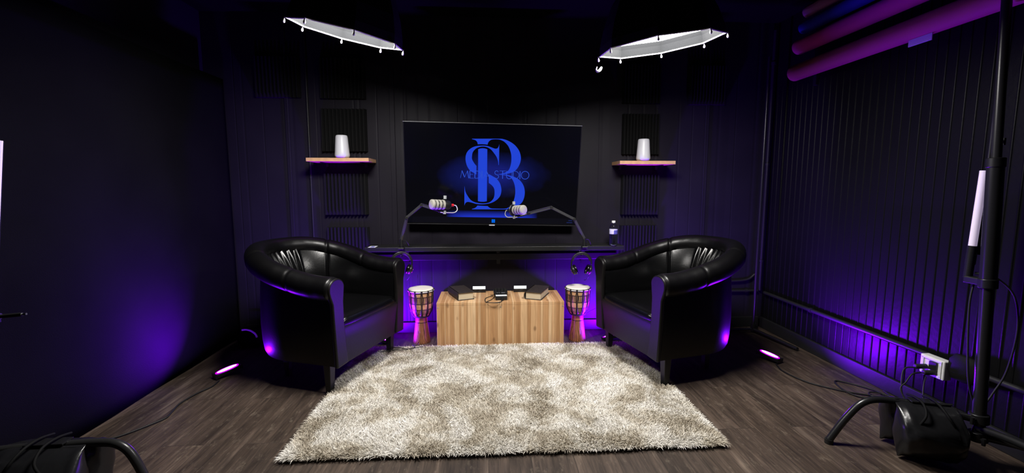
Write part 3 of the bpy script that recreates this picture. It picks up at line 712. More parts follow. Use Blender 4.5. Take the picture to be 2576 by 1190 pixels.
ch.location = (-.800 + .053 * .945, 2.835 - .053 * .328, 0); ch.rotation_euler = (0, 0, math.radians(-19.1))
c2 = copy_tree(ch); c2['label'] = 'black leather tub armchair on the right, facing left across the rug'
c2.location = (.968 - .053 * .966, 2.825 - .053 * .257, 0); c2.rotation_euler = (0, 0, math.radians(194.9))

# ---------------------------------------------------------------- shag rug
rug = empty('shag_rug', (.092, 2.556, 0), math.radians(.2), 'large cream and beige mottled shag rug between the armchairs', 'rug')
RW, RD = 2.0, 1.352
MB().box((0, 0, .004), (RW, RD, .008)).build('backing', M['rug_back'], rug)
NS = 330000
px = rng.uniform(-RW / 2, RW / 2, NS); py = rng.uniform(-RD / 2, RD / 2 - .012, NS)
# keep the pile clear of the armchair legs that stand in it
def leg_world(o, x, y):
    a = o.rotation_euler.z; return (o.location.x + x * math.cos(a) - y * math.sin(a) - rug.location.x, o.location.y + x * math.sin(a) + y * math.cos(a) - rug.location.y)
keep = np.ones(NS, bool)
for o in (ch, c2):
    for lx, ly in ((-.065, -.325), (-.065, .325)):
        wx, wy = leg_world(o, lx, ly); keep &= (px - wx) ** 2 + (py - wy + .012) ** 2 > .044 ** 2
px, py = px[keep], py[keep]; n = len(px)
fa = 2.2 * np.sin(px * 5.1 + 1.3 * np.sin(py * 4.3)) + 2.0 * np.sin(py * 6.7 + 1.1 * np.sin(px * 7.9 + 2)) + rng.normal(0, 1.3, n)
ln = rng.uniform(.028, .046, n); lean = rng.uniform(.35, 1.25, n)
edge = np.minimum(np.minimum(RW / 2 - abs(px), RD / 2 - abs(py)), .05) / .05
dx, dy = np.cos(fa), np.sin(fa)
# strands at the border lean outwards
ox = np.where(RW / 2 - abs(px) < .03, np.sign(px), 0); oy = np.where(RD / 2 - abs(py) < .03, -1.0, 0)
dx = dx + ox * .8; dy = dy + oy * .8; q_ = np.sqrt(dx * dx + dy * dy) + 1e-6; dx /= q_; dy /= q_
wd = rng.uniform(.0010, .0019, n)
sa = rng.uniform(0, 2 * PI, n); wx_, wy_ = np.cos(sa), np.sin(sa)
V = np.zeros((n, 7, 3)); base = np.stack([px, py, np.full(n, .006)], 1)
for k, (f, g) in enumerate(((0, 1.0), (.45, 1.0), (.85, .8))):
    hx = np.sin(lean * f) * ln * f; hz = np.cos(lean * f * .9) * ln * f * (.7 + .3 * edge)
    c = base + np.stack([dx * hx, dy * hx, hz], 1)
    for s_, j in ((-1, 0), (1, 1)):
        V[:, k * 2 + j] = c + s_ * np.stack([wx_ * wd * g, wy_ * wd * g, np.zeros(n)], 1)
hx = np.sin(lean) * ln * 1.05; V[:, 6] = base + np.stack([dx * hx, dy * hx, np.cos(lean) * ln * (.7 + .3 * edge)], 1)
me = bpy.data.meshes.new('pile'); me.vertices.add(n * 7); me.vertices.foreach_set('co', V.reshape(-1).astype(np.float32))
idx = np.arange(n)[:, None] * 7; loops = np.concatenate([idx + np.array([0, 1, 3, 2]), idx + np.array([2, 3, 5, 4]), idx + np.array([4, 5, 6])], 1)
me.loops.add(n * 11); me.loops.foreach_set('vertex_index', loops.reshape(-1).astype(np.int32))
st = (np.arange(n)[:, None] * 11 + np.array([0, 4, 8])).reshape(-1)
me.polygons.add(n * 3); me.polygons.foreach_set('loop_start', st.astype(np.int32))
me.polygons.foreach_set('use_smooth', np.ones(n * 3, bool))
me.update(calc_edges=True); me.validate()
at = me.attributes.new('strand', 'FLOAT', 'POINT'); at.data.foreach_set('value', np.repeat(np.clip(rng.normal(.5, .22, n), 0, 1), 7).astype(np.float32))
me.materials.append(M['rug'])
po = bpy.data.objects.new('pile', me); COL.objects.link(po); po.parent = rug; po['kind'] = 'stuff'

# ---------------------------------------------------------------- softboxes
def softbox(name, loc, nrm, R0, em, label, lip, text=False):
    z = -Vector(nrm).normalized(); x = Vector((1, 0, 0)); x = (x - z * x.dot(z)).normalized(); y = z.cross(x)
    mtx = Matrix(((x.x, y.x, z.x, loc[0]), (x.y, y.y, z.y, loc[1]), (x.z, y.z, z.z, loc[2]), (0, 0, 0, 1)))
    t = empty(name, label=label, cat='softbox', group='hanging softboxes', mat=mtx)
    def ring(r, z): return [(r * math.cos(PI / 8 + k * PI / 4), r * math.sin(PI / 8 + k * PI / 4), z) for k in range(8)]
    prof = [(R0, -.002), (R0 * .985, .04), (R0 * .90, .12), (R0 * .74, .22), (R0 * .52, .30), (.085, .36)]
    MB().loft([ring(r, z) for r, z in prof], cap=False).build('fabric_shell', M['black_fabric'], t, fix=False)
    MB().loft([ring(r - .004, z) for r, z in prof], cap=False).build('inner_lining', M['silver_lining'], t, fix=False)
    MB().tube([*ring(R0 - .002, .0), ring(R0 - .002, .0)[0]], .0035, 8).build('rim_piping', M['white_band'], t, smooth=40)
    # diffuser bellies slightly towards the opening
    dd = MB(); rr = R0 * .975 - .006
    dd.loft([[(rr * f * math.cos(PI / 8 + k * PI / 4), rr * f * math.sin(PI / 8 + k * PI / 4), lip - .012 * (1 - f * f)) for k in range(8)] for f in (1, .75, .5, .25, .02)], cap=False)
    dd.build('diffuser', em, t, smooth=60)
    for p in ring(R0 + .006, -.010):
        MB().lathe([(.0018, .012), (.0028, .004), (.0058, -.006), (.0050, -.012), (.001, -.015)], p, 10).build('rod_tip', M['white_plastic'], t, smooth=50)
    MB().lathe([(.088, .355), (.088, .39), (.06, .395)], n=32).build('speed_ring', M['black_metal'], t, smooth=40)
    MB().lathe([(.062, .39), (.062, .47), (.055, .475)], n=32).build('lamp_head', M['black'], t, smooth=40)
    if text:
        cu = bpy.data.curves.new('maker_name', 'FONT'); cu.body = 'NEEWER'; cu.size = .075; cu.extrude = .0004; cu.align_x = 'LEFT'
        to = bpy.data.objects.new('tmp', cu); COL.objects.link(to); bpy.context.view_layer.update()
        me = bpy.data.meshes.new_from_object(to.evaluated_get(bpy.context.evaluated_depsgraph_get())); bpy.data.objects.remove(to)
        me.materials.clear(); me.materials.append(M['grey_print'])
        to = bpy.data.objects.new('maker_name', me); COL.objects.link(to); to.parent = t
        ap = R0 * math.cos(PI / 8); a = Vector((0, -ap * .975, .05)); b = Vector((0, -ap * .90, .12)); d = (b - a).normalized(); nn = Vector((0, -d.z, d.y)).normalized()
        sd = -nn.cross(d) * -1
        ex = d; ez = nn if nn.y < 0 else -nn; ey = ez.cross(ex)
        o = a + Vector((.06, -.004, 0))
        to.matrix_local = Matrix(((ex.x, ey.x, ez.x, o.x), (ex.y, ey.y, ez.y, o.y), (ex.z, ey.z, ez.z, o.z), (0, 0, 0, 1)))
    return t, mtx
SBL = softbox('softbox', (-.658, 2.25, 1.919), (-.207, .14, -.968), .262, M['softbox_on_l'], 'black octagonal softbox hanging above the left armchair', .056)
SBR = softbox('softbox', (.859, 2.25, 1.896), (.138, .096, -.986), .298, M['softbox_on_r'], 'black octagonal softbox hanging above the right armchair', .062, True)
for (t, mx), lb in ((SBL, 'left'), (SBR, 'right')):
    p = mx @ Vector((0, 0, .44)); d = MB()
    a = empty('ceiling_arm', (p.x, p.y, CEIL_Z), label='short black ceiling arm carrying the %s softbox' % lb, cat='arm', group='ceiling arms of the softboxes')
    MB().cyl((0, 0, 0), (0, 0, -.012), .05, n=24).build('ceiling_plate', M['black_metal'], a, smooth=40)
    MB().cyl((0, .075, -.012), (0, .075, p.z - CEIL_Z - .01), .008).build('pole', M['black_metal'], a, smooth=40)
    MB().box((0, .04, p.z - CEIL_Z), (.03, .08, .02)).build('clamp', M['black_metal'], a, bevel=.002)
# clip of cloth tape under right softbox corner
lb = mat('pale_clip', (.7, .7, .72), .4)
inv = SBR[1].inverted(); cm = MB()
cm.tube([inv @ (Vector((.566, 2.24, 1.785)) + Vector(p)) for p in [(0, 0, 0), (-.008, -.003, -.014), (-.020, -.004, -.022), (-.026, 0, -.012), (-.022, 0, .002)]], [.005, .008, .006, .004, .002], 8, 4)
o = cm.build('strap_clip', lb, SBR[0], smooth=60); o['label'] = 'pale plastic clip on the left corner'

# ---------------------------------------------------------------- paper rolls at the upper right
cols = {'violet': (.34, .10, .30), 'blue': (.02, .015, .45), 'pink': (.55, .03, .30), 'maroon': (.30, .05, .10)}
for (x, z, r, nm, lb) in ((2.215, 2.012, .056, 'maroon', 'lowest dark wine paper backdrop roll under the ceiling at right'), (2.235, 2.192, .052, 'pink', 'magenta paper backdrop roll, second from the bottom at right'),
                      (2.262, 2.325, .042, 'blue', 'blue paper backdrop roll between the magenta and the violet rolls'), (2.285, 2.435, .042, 'violet', 'violet paper backdrop roll topmost of the four rolls')):
    t = empty('backdrop_roll', (x, 3.2, z), label=lb, cat='paper roll', group='paper backdrop rolls on the right wall')
    MB().lathe([(r * .5, .0), (r * .96, .0), (r, .006), (r, 2.9), (r * .5, 2.905)], (0, 0, 0), 32, rot=rotm('X', PI / 2)).build('paper', mat('paper_' + nm, cols[nm], .65, bump=.1), t, smooth=40)
    MB().lathe([(r * .42, -.015), (r * .5, -.015), (r * .5, .01)], (0, 0, 0), 24, rot=rotm('X', PI / 2)).build('core_tube', M['black'], t, smooth=40)
t = empty('roll_rack', (2.345, 2.9, 1.93), label='black wall rack carrying the four paper rolls', cat='rack')
for yy in (.25, -2.3):
    MB().box((0, yy, .27), (.02, .03, .56)).build('upright', M['black_metal'], t)
    for x, z, r in ((2.215, 2.012, .056), (2.235, 2.192, .052), (2.262, 2.325, .042), (2.285, 2.435, .042)):
        MB().cyl((0, yy, z - 1.93), (x - 2.345, yy, z - 1.93), .006, n=8).build('peg', M['black_metal'], t)
tp = tag(MB().box((0, 0, 0), (.004, .125, .034)).build('paper_label', mat('lilac_paper', (.5, .42, .6), .7), None), 'pale strip of paper stuck beneath the lowest backdrop roll', 'label')
tp.location = (2.200, 2.237, 1.940)
TPX = tp

# ---------------------------------------------------------------- boom arms and microphones
def boom(name, base, j1, j2, j3, label, sg):
    t = empty(name, base, label=label, cat='microphone arm', group='microphone boom arms on the desk'); o = Vector(base)
    j1, j2, j3 = (Vector(j) - o for j in (j1, j2, j3))
    MB().box((0, 0, -.006), (.044, .05, .014)).build('desk_clamp', M['black_metal'], t, bevel=.003)
    MB().cyl((0, 0, .0), (0, 0, .065), .014, .012).build('base_post', M['black'], t, smooth=40)
    def seg(a, b, nm):
        d = (b - a).normalized(); q = d.to_track_quat('Z', 'Y').to_matrix(); c = (a + b) / 2; L = (b - a).length
        MB().box(c, (.016, .020, L), q).build(nm, M['arm_metal'], t, bevel=.003)
    seg(Vector((0, 0, .055)), j1, 'lower_arm'); seg(j1, j2, 'middle_arm'); seg(j2, j3, 'upper_arm')
    for j in (j1, j2, j3):
        MB().cyl(j + Vector((0, -.015, 0)), j + Vector((0, .015, 0)), .0125, n=20).build('joint', M['grey_metal'], t, smooth=40, bevel=.002)
    m = MB().tube([j2 + Vector((0, -.012, .012)), (j2 + j3) / 2 + Vector((0, -.012, .012)), j3 + Vector((0, -.01, .01))], .0025, 6, 5).build('arm_cable', M['rubber'], t, smooth=60)
    MB().tube([(.012 * 1, 0, .055), (.035, .01, .05), (.052, .02, .02), (.055, .03, .004), (.07, .06, .003)], .0025, 6, 6).build('loop_cable', M['rubber'], t, smooth=60)
    return t
boom('boom_arm', (-.655, 3.41, .739), (-.598, 3.36, .972), (-.478, 3.30, 1.068), (-.340, 3.22, 1.030), 'folding black microphone arm clamped to the left end of the desk', 1)
boom('boom_arm', (.757, 3.41, .739), (.662, 3.36, .955), (.478, 3.30, 1.046), (.300, 3.22, 1.008), 'folding black microphone arm clamped to the right end of the desk', -1)
def microphone(front, axis, label, joint, red=False, sc=1.1):
    ax = Vector(axis).normalized()      # points to the front
    z = ax; x = Vector((0, 0, 1)).cross(z).normalized(); y = z.cross(x)
    mtx = Matrix(((x.x, y.x, z.x, front[0]), (x.y, y.y, z.y, front[1]), (x.z, y.z, z.z, front[2]), (0, 0, 0, 1))) @ Matrix.Scale(sc, 4)
    t = empty('microphone', label=label, cat='microphone', group='podcast microphones', mat=mtx)
    MB().lathe([(.0, .002), (.027, .002), (.0315, -.001), (.0325, -.006), (.0325, -.015), (.030, -.018)], n=40).build('front_grille', M['mic_foam'], t, smooth=50)
    for k in range(3):
        a = -.024 - k * .025; MB().lathe([(.029, a), (.0322, a - .001), (.0322, a - .015), (.029, a - .017)], n=40).build('grille_band', M['mic_foam'], t, smooth=50)
    MB().lathe([(.026, -.012), (.0285, -.015), (.0285, -.092), (.031, -.094), (.031, -.125), (.026, -.135), (.02, -.138)], n=40).build('body', M['black'], t, smooth=40)
    MB().lathe([(.009, -.136), (.009, -.165), (.007, -.167)], n=20).build('connector', M['red'] if red else M['black'], t, smooth=40)
    if red:
        MB().lathe([(.0095, -.139), (.0095, -.144)], n=20).build('connector_ring', M['chrome'], t, smooth=40); t.children[-2]['label'] = 'red connector'
    for s in (-1, 1):
        o = MB().cyl((0, s * .038, -.100), (0, s * .060, -.100), .0105, n=10).build('side_knob', M['knob_grey'], t, smooth=30); o['label'] = 'silver side knob'
    MB().tube([(0, .036, -.100), (-.030, .030, -.100), (-.045, 0, -.098), (-.030, -.030, -.100), (0, -.036, -.100)], .006, 8, 6, flat=1.0).build('yoke', M['black_metal'], t, smooth=50)
    inv = mtx.inverted(); jp = inv @ Vector(joint)
    MB().tube([(0, -.044, -.095), tuple((Vector((0, -.044, -.095)) + jp) / 2 + Vector((0, -.004, 0))), tuple(jp)], .008, 8, 5).build('swivel', M['black_metal'], t, smooth=50)
    e = Vector((0, 0, -.165)); MB().tube([e, e + Vector((0, -.004, -.022)), e + Vector((0, -.030, -.032)), e + Vector((0, -.048, -.01)), e + Vector((0, -.050, .035)), (0, -.050, -.07)], .0032, 8, 8).build('cable', M['cable_white'], t, smooth=60)
    return t
microphone((-.392, 3.16, 1.078), (-.80, -.58, .06), 'podcast microphone with pale bands and a red connector in front of the screen, left arm', (-.340, 3.22, 1.030), True)
microphone((.258, 3.12, 1.040), (.62, -.78, .06), 'podcast microphone with pale bands in front of the screen, right arm', (.300, 3.22, 1.008), False, 1.03)

# ---------------------------------------------------------------- headphones under the desk
def headphones():
    t = empty('headphones', label='x', cat='headphones', group='headphones hanging under the desk')
    def arcpt(a, r=.078): return (r * math.sin(a), 0, -.075 + r * 1.05 * math.cos(a))
    MB().tube([arcpt(a) for a in np.linspace(-1.9, 1.9, 28)], [.0045 + .004 * math.cos(a / 1.3) for a in np.linspace(-1.9, 1.9, 28)], 10).build('headband', M['black'], t, smooth=60)
    MB().tube([arcpt(a, .069) for a in np.linspace(-1.3, 1.3, 22)], .006, 10).build('band_cushion', M['rubber'], t, smooth=60)
    for s in (-1, 1):
        MB().box((s * .0765, 0, -.085), (.006, .012, .006)).build('adjuster', M['chrome'], t)
        q = rotm('Y', s * math.radians(112))
        c = Vector((s * .062, 0, -.128)); d = q @ Vector((0, 0, 1))
        MB().lathe([(.018, -.016), (.032, -.012), (.036, -.004), (.036, .006), (.030, .012)], c, 32, rot=q).build('ear_cup', M['black'], t, smooth=50)
        MB().lathe([(.024, .010), (.036, .008), (.040, .016), (.036, .026), (.024, .028), (.016, .02)], c - d * .034 + d * 0, 32, rot=q, cap=False).build('ear_pad', M['leather'], t, smooth=60)
        g = MB().lathe([(.014, -.0185), (.017, -.0175), (.015, -.0165)], c, 24, rot=q).build('logo_disc', M['gold'], t, smooth=40); g['label'] = 'gold disc on the cup'
        MB().lathe([(.0, .018), (.020, .0175), (.020, .0165)], c, 20, rot=q).build('outer_ring', M['gold'], t, smooth=40)
    MB().tube([(.062, 0, -.165), (.055, .01, -.19), (.04, .04, -.215), (.045, .10, -.225)], .002, 6, 6).build('cable', M['rubber'], t, smooth=60)
    return t
hp = headphones(); hp['label'] = 'black headphones hanging under the right end of the desk'; hp.location = (.722, 3.345, .690)
h2 = copy_tree(hp); h2['label'] = 'black headphones hanging under the left end of the desk, half behind the armchair'; h2.location = (-.645, 3.345, .705); h2.rotation_euler = (0, 0, .25)
for x in (.722, -.645):
    t = empty('headphone_hook', (x, 3.42, .70), label='small black hook under the %s end of the desk' % ('right' if x > 0 else 'left'), cat='hook', group='hooks under the desk')
    MB().tube([(0, 0, .003), (0, 0, -.012), (0, -.04, -.022), (0, -.075, -.022), (0, -.09, -.012)], .004, 8, 4).build('hook', M['black_metal'], t, smooth=60)

# ---------------------------------------------------------------- bottle and card on the desk
t = empty('water_bottle', (.995, 3.45, .737), label='clear plastic water bottle with a label on the right end of the desk', cat='bottle')
plas = mat('clear_plastic', (.9, .93, 1), .08, trans=1.0, ior=1.2)
MB().lathe([(.024, 0), (.031, .004), (.032, .012), (.030, .02), (.032, .03), (.030, .045), (.032, .06), (.0315, .075), (.032, .09), (.032, .138), (.030, .150), (.022, .166), (.013, .176), (.0125, .183)], n=40).build('body', plas, t, smooth=60)
wat = mat('water', (.85, .9, 1), .02, trans=1.0, ior=1.33)
MB().lathe([(.022, .003), (.029, .006), (.029, .088)], n=40).build('water', wat, t, smooth=60)
MB().lathe([(.0140, .181), (.0145, .183), (.0145, .196), (.013, .198)], n=32).build('cap', M['white_plastic'], t, smooth=40)
def label_mat():
    g = NT('bottle_label'); uv = g.n('UVMap').outputs[0]; sp = g.n('SeparateXYZ', {0: uv})
    b = g.n('TexBrick', {'Vector': uv, 'Scale': 14.0, 'Color1': (.7, .7, .75, 1), 'Color2': (.25, .25, .5, 1), 'Mortar': (.8, .8, .85, 1), 'Mortar Size': .05}).outputs['Color']
    c = g.mix(g.math('GREATER_THAN', g.math('FRACT', g.math('MULTIPLY', sp.outputs[0], 2.0)), .45), b, (.10, .10, .30))
    c = g.mix(g.math('GREATER_THAN', sp.outputs[1], .82), c, (.75, .75, .8)); g.set('Base Color', c); g.set('Roughness', .3); return g.m
MB().lathe([(.0327, .094), (.0327, .132)], n=40, uv=True, cap=False).build('label_band', label_mat(), t, smooth=60)
def card_mat():
    g = NT('printed_card'); tc = g.n('TexCoord').outputs['Object']; sp = g.n('SeparateXYZ', {0: tc})
    ex = g.math('LESS_THAN', g.math('ABSOLUTE', sp.outputs[0]), .014); ey = g.math('LESS_THAN', g.math('ABSOLUTE', sp.outputs[1]), .03)
    g.set('Base Color', g.mix(g.math('MULTIPLY', ex, ey), (.8, .8, .82), (.10, .12, .5))); g.set('Roughness', .4); return g.m
cd = MB().box((0, 0, 0), (.056, .09, .001)).build('printed_card', card_mat()); cd.location = (-.885, 3.475, .7385)
tag(cd, 'small white card with a blue print lying on the left end of the desk', 'card')

# ---------------------------------------------------------------- right stand with tube light, sandbag
stt = empty('light_stand', (2.13, 1.72, 0), label='tall black steel stand at the right edge with a bent turtle leg', cat='light stand')
a = Vector((0, 0, .18)); b = Vector((0, .085, 2.0))
def on(z): return a.lerp(b, (z - .18) / 1.82)
MB().tube([on(.17), on(.80)], .023, 20).build('lower_column', M['black_metal'], stt, smooth=40)
MB().tube([on(.78), on(1.31)], .028, 20).build('middle_column', M['black_metal'], stt, smooth=40)
MB().tube([on(1.30), on(2.3)], .017, 20).build('upper_column', M['grey_metal'], stt, smooth=40)
for z, r in ((.79, .032), (1.30, .031), (.20, .034), (.12, .034)):
    MB().tube([on(z - .02), on(z + .02)], r, 20).build('collar', M['black'], stt, smooth=40, bevel=.003)
for z, ang in ((.20, 200), (.12, 240), (1.39, 20)):
    p = on(z); d = Vector((math.cos(math.radians(ang)), math.sin(math.radians(ang)), 0)); kx = MB(); kx.tube([p + d * .025, p + d * .055], .006, 8); kx.tube([p + d * .055 - Vector((0, 0, .015)), p + d * .055 + Vector((0, 0, .015))], .007, 8)
    kx.build('locking_knob', M['black'], stt, smooth=40)
def leg(pts, nm='leg'):
    MB().tube([Vector(p) - Vector((2.13, 1.72, 0)) for p in pts], .0155, 14, 6).build(nm, M['black_metal'], stt, smooth=50)
leg([(2.13, 1.72, .19), (1.98, 1.79, .215), (1.84, 1.853, .225), (1.74, 1.87, .21), (1.67, 1.882, .13), (1.60, 1.89, .018)])
leg([(2.13, 1.72, .12), (2.22, 1.60, .13), (2.29, 1.45, .13), (2.31, 1.38, .10), (2.325, 1.33, .015)])
leg([(2.13, 1.72, .155), (2.12, 1.55, .18), (2.10, 1.40, .18), (2.09, 1.32, .14), (2.08, 1.26, .015)])
fo = MB()
for p in ((-.53, .17, .01), (.195, -.39, .01), (-.05, -.46, .01)): fo.cyl((p[0], p[1], 0), (p[0], p[1], .022), .018, n=12)
fo.build('rubber_foot', M['rubber'], stt, smooth=40)
def tube_light(base, top, label, face):
    b = Vector(base); tp = Vector(top); d = (tp - b); L = d.length; d.normalize(); f = Vector(face); f = (f - d * f.dot(d)).normalized(); x = f.cross(d)
    mtx = Matrix(((x.x, f.x, d.x, b.x), (x.y, f.y, d.y, b.y), (x.z, f.z, d.z, b.z), (0, 0, 0, 1)))
    t = empty('tube_light', label=label, cat='light', group='tube lights on stands', mat=mtx)
    MB().box((0, -.014, L * .37), (.034, .04, L * 1.26)).build('housing', M['black'], t, bevel=.004)
    MB().lathe([(.0145, .0), (.0145, L)], (0, .004, 0), 24).build('diffuser_tube', M['tube_diffuser'], t, smooth=40)
    MB().lathe([(.016, -.145), (.016, -.001)], (0, .004, 0), 24).build('battery_grip', M['black'], t, smooth=40)
    if base[0] > 0: MB().cyl((-.02, .0, -.12), (-.05, .0, -.12), .006, n=10).build('thumb_screw', M['chrome'], t, smooth=30)
    return t
tube_light((2.160, 1.85, .939), (2.174, 1.85, 1.270), 'vertical tube light with a pale strip, fixed to the right stand', (-.8, -.6, 0))
cb = MB(); cb.box((2.15, 1.80, .79), (.05, .09, .03)); cb_ = cb.build('super_clamp', M['black_metal'], bevel=.004); tag(cb_, 'black clamp joining the tube light to the right stand', 'clamp')
t = empty('cable', (2.13, 1.75, .8), label='black cable hanging from the tube light down the right stand', cat='cable')
MB().tube([(.02, .07, -.03), (.0, .06, -.12), (-.02, .03, -.30), (-.03, .0, -.46), (0, -.02, -.60), (-.03, -.02, -.7)], .004, 8, 8).build('cord', M['rubber'], t, smooth=60)
MB().tube([(.06, .07, .02), (.12, .05, -.01), (.16, .02, -.08), (.165, .0, -.22), (.14, 0, -.40), (.09, 0, -.5), (.04, .0, -.58)], .004, 8, 8).build('cord', M['rubber'], t, smooth=60)
MB().tube([(.05, .1, 1.1), (.06, .1, .8), (.06, .10, .5), (.05, .10, .3), (.055, .09, .1)], .006, 8, 8).build('cord', M['rubber'], t, smooth=60)

def sandbag(loc, rz, label, w=.20, h=.215):
    t = empty('sandbag', loc, rz, label, 'sandbag', 'black sandbags weighing down the stands')
    for s in (-1, 1):
        R = []
        for i in range(19):
            u = i / 18; z = -h * u; th = .008 + .062 * math.sin(PI * min(1, u * 1.02)) ** .7 * (1 + .25 * u); R.append([])
            for k in range(40):
                a = 2 * PI * k / 40; cx = math.copysign(abs(math.cos(a)) ** .45, math.cos(a)); cy = math.copysign(abs(math.sin(a)) ** .8, math.sin(a))
                ww = w / 2 * (1 + .06 * math.sin(5 * u + s)); wr = .006 * math.sin(9 * cx + 6 * u * 3 + s) * math.sin(PI * u) + .004 * math.sin(23 * cx - 7 * u)
                R[-1].append((cx * ww, s * (.020 + .050 * min(1, u * 3) ** .6) + cy * (th + wr), z + .004 * math.sin(7 * cx)))
        MB().loft(R).build('bag_half', M['bag'], t, smooth=70)
    MB().box((0, 0, .010), (w * .45, .05, .008)).build('saddle_strap', M['bag'], t, bevel=.003)
    for s in (-1, 1):
        MB().tube([(s * .06, -.098, -.09), (s * .060, -.112, -.05), (s * .04, -.105, -.01), (s * .03, -.06, .02), (s * .03, .0, .024), (s * .03, .06, .01)], .005, 8, 6, flat=1.0).build('handle', M['black_fabric'], t, smooth=60)
    MB().cyl((.0, -.114, -.07), (.0, -.120, -.07), .008, n=16).build('d_ring', M['chrome'], t, smooth=40)
    return t
M['bag'] = mat('glossy_black_vinyl', (.010, .010, .011), .26, bump=.6, bscale=28, spec=.6)
sandbag((1.945, 1.795, .236), math.atan2(-.065, .18) + .02, 'glossy black sandbag draped over the leg of the right stand', .235, .222)

# wall outlet box
t = empty('outlet_box', (2.335, 2.09, .275), label='white power outlet box with black plugs low on the right wall', cat='outlet')
MB().box((-.022, 0, 0), (.045, .125, .10)).build('box', M['white_plastic'], t, bevel=.005)
fp = MB(); fp.box((-.047, 0, .040), (.004, .105, .012)); fp.box((-.047, 0, -.040), (.004, .105, .012)); fp.box((-.047, .046, 0), (.004, .012, .08)); fp.box((-.047, -.046, 0), (.004, .012, .08))
fp.build('face_frame', M['white_plastic'], t, bevel=.002)
MB().box((-.049, -.012, .008), (.010, .04, .045)).build('socket', M['black'], t, bevel=.002)
for y, z in ((.025, -.008), (-.022, -.022)):
    MB().tube([(-.045, y, z), (-.10, y + .01, z - .003)], .013, 12).build('plug', M['rubber'], t, smooth=40, bevel=.003)
t = empty('power_adapter', (2.325, 1.965, .315), label='dull black bag hanging on the right wall beside the outlet', cat='bag')
MB().lathe([(.01, -.07), (.06, -.06), (.075, -.02), (.07, .03), (.045, .06), (.01, .065)], n=24).build('body', M['black_fabric'], t, smooth=60); t.children[0].scale = (.42, 1, 1)
t.name = 'hanging_bag'
t = empty('power_cord', (2.235, 2.10, .25), label='black power cords drooping from the outlet to the sandbag', cat='cable')
MB().tube([(0, .02, .01), (-.05, .03, .0), (-.09, .0, -.06), (-.10, -.03, -.13), (-.10, -.10, -.20), (-.12, -.14, -.24)], .0036, 8, 8).build('cord', M['rubber'], t, smooth=60)
MB().tube([(0, -.01, -.005), (-.05, -.015, -.01), (-.085, -.02, -.05), (-.12, -.03, -.09), (-.10, -.10, -.18), (-.08, -.14, -.24)], .0036, 8, 8).build('cord', M['rubber'], t, smooth=60)
MB().tube([(.01, -.03, -.02), (-.03, -.06, -.04), (-.06, -.09, -.09), (-.07, -.12, -.17), (-.06, -.14, -.24)], .0036, 8, 8).build('cord', M['rubber'], t, smooth=60)

# floor cables
t = empty('floor_cable', (2.0, 2.4, .006), label='black cable from the right floor light looped beside the right wall', cat='cable')
MB().tube([Vector(p) - Vector((2.0, 2.4, 0)) for p in [(1.95, 2.80, .0), (1.92, 2.68, 0), (1.96, 2.52, 0), (2.06, 2.41, 0), (2.15, 2.35, 0), (2.255, 2.31, .0), (2.275, 2.37, .004), (2.22, 2.47, .0), (2.15, 2.525, 0), (2.11, 2.46, 0), (2.10, 2.36, 0), (2.14, 2.29, .004), (2.24, 2.245, .0), (2.29, 2.26, .004), (2.275, 2.33, .006), (2.22, 2.355, .006), (2.19, 2.31, .006), (2.26, 2.25, .0), (2.30, 2.30, 0), (2.325, 2.38, 0)]], .0045, 8, 8).build('cord', M['rubber'], t, smooth=60)
t = empty('floor_cable', (-1.7, 2.4, .006), label='black cable from the left floor light running along the curtain', cat='cable')
MB().tube([Vector(p) - Vector((-1.7, 2.4, 0)) for p in [(-1.665, 2.74, 0), (-1.66, 2.66, 0), (-1.69, 2.58, 0), (-1.705, 2.50, 0), (-1.705, 2.43, 0), (-1.68, 2.33, 0), (-1.675, 2.29, 0), (-1.70, 2.24, 0), (-1.75, 2.16, 0), (-1.81, 2.10, 0), (-1.93, 2.055, .0), (-1.945, 1.90, 0), (-1.94, 1.5, 0)]], .0045, 8, 8).build('cord', M['rubber'], t, smooth=60)
t = empty('floor_cable', (-.60, 3.2, .04), label='thin black wires lying on the rug corner by the left drum', cat='cable')
MB().tube([(-.16, -.12, 0), (-.08, -.09, .002), (-.0, -.085, 0), (.06, -.06, .004), (.07, -.03, 0), (.04, .04, -.01), (.06, .08, -.03)], .0028, 8, 8).build('cord', M['rubber'], t, smooth=60)
MB().tube([(-.12, -.03, .002), (-.05, -.045, .003), (.02, -.07, .002), (.06, -.07, .005), (.12, -.03, .002), (.11, .05, -.02)], .0028, 8, 8).build('cord', M['rubber'], t, smooth=60)
for x, pts, lb in ((-.66, [(.10, 3.55, .5), (.085, 3.56, .30), (.10, 3.56, .18), (.135, 3.45, .02), (.14, 3.4, .008)], 'left'), (.80, [(.12, 3.46, .25), (.05, 3.50, .20), (-.02, 3.53, .15), (-.10, 3.56, .10), (-.13, 3.57, .03)], 'right')):
    t = empty('hanging_cable', (x, 0, 0), label='thin cable hanging behind the %s drum' % lb, cat='cable', group='cables behind the drums')
    MB().tube(pts, .0025, 6, 6).build('cord', M['rubber'], t, smooth=60)

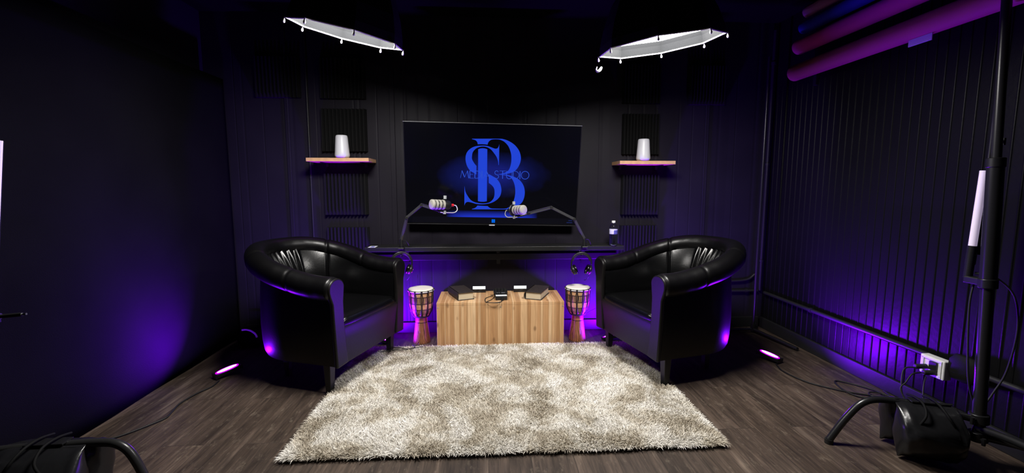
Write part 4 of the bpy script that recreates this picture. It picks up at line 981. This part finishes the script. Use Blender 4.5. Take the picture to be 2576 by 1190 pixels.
# left stand with sandbag (bottom left corner)
ls = empty('light_stand', (-1.93, 1.55, 0), label='black stand at the bottom left corner, only its bent leg showing', cat='light stand')
o = Vector((-1.93, 1.55, 0))
MB().tube([Vector((0, 0, .12)), Vector((0, 0, 1.9))], .018, 16).build('column', M['black_metal'], ls, smooth=40)
MB().tube([Vector(p) - o for p in [(-1.93, 1.60, .225), (-1.80, 1.64, .238), (-1.60, 1.66, .240), (-1.47, 1.665, .243), (-1.39, 1.66, .235), (-1.335, 1.655, .18), (-1.27, 1.65, .02)]], .0155, 14, 6).build('leg', M['grey_metal'], ls, smooth=50)
MB().tube([Vector((0, 0, .16)), Vector((.06, -.2, .17)), Vector((.09, -.38, .015))], .0155, 14, 6).build('leg', M['black_metal'], ls, smooth=50)
MB().tube([Vector((0, 0, .2)), Vector((0, .05, .2))], .02, 14).build('collar', M['black'], ls, smooth=50)
sandbag((-1.635, 1.655, .246), .05, 'glossy black sandbag on the leg of the bottom left stand', .30, .225)
tube_light((-1.572, 1.50, 1.06), (-1.527, 1.50, 1.345), 'pale tube light cut off by the left edge of the picture', (.8, -.6, 0))
tt = bpy.context.scene.objects
t = empty('clamp_arm', (-1.655, 1.585, .757), label='short black clamp arm with a silver tip poking in at the left edge', cat='clamp')
MB().tube([(-.23, -.02, 0), (-.10, 0, .005), (-.02, .0, 0)], .012, 10, 5).build('arm', M['black_metal'], t, smooth=50)
MB().cyl((-.03, 0, -.02), (-.03, 0, .022), .01, n=12).build('knob', M['black'], t, smooth=40)
MB().cyl((-.02, .0, 0), (.045, .01, .004), .007, n=10).build('tip', M['grey_metal'], t, smooth=40)
MB().cyl((.045, .01, .004), (.058, .011, .005), .004, n=10).build('screw_tip', M['chrome'], t, smooth=40)

# backdrop stand in the right back corner and pad at the left back corner
t = empty('backdrop_stand', (2.19, 3.46, 0), label='thin black backdrop stand in the right back corner with flat legs', cat='stand')
MB().cyl((0, 0, .02), (0, 0, 2.2), .011).build('pole', M['black_metal'], t, smooth=40)
for a_, b_ in (((0, 0, .03), (-.42, .04, .018)), ((0, 0, .03), (.075, -.43, .018)), ((0, 0, .03), (.08, .08, .018))):
    MB().cyl(a_, b_, .013, n=12).build('leg', M['black_metal'], t, smooth=40)
MB().cyl((0, 0, .015), (0, 0, .075), .02).build('hub', M['black'], t, smooth=40)
t = empty('floor_cushion', (-1.78, 3.42, 0), label='round black bundle on the floor in the left back corner', cat='bundle')
MB().lathe([(.06, 0), (.11, .015), (.125, .05), (.11, .09), (.05, .105)], n=32).build('body', M['black_fabric'], t, smooth=60); t.name = 'cloth_bundle'
t = empty('white_cable', (-1.82, 3.30, .11), label='short curved white cable on the black bundle in the left corner', cat='cable')
MB().tube([(0, .01, .035), (.03, .01, .037), (.07, .0, .030), (.11, -.02, .012), (.125, -.03, -.01)], .007, 8, 8).build('cord', M['white_plastic'], t, smooth=60)
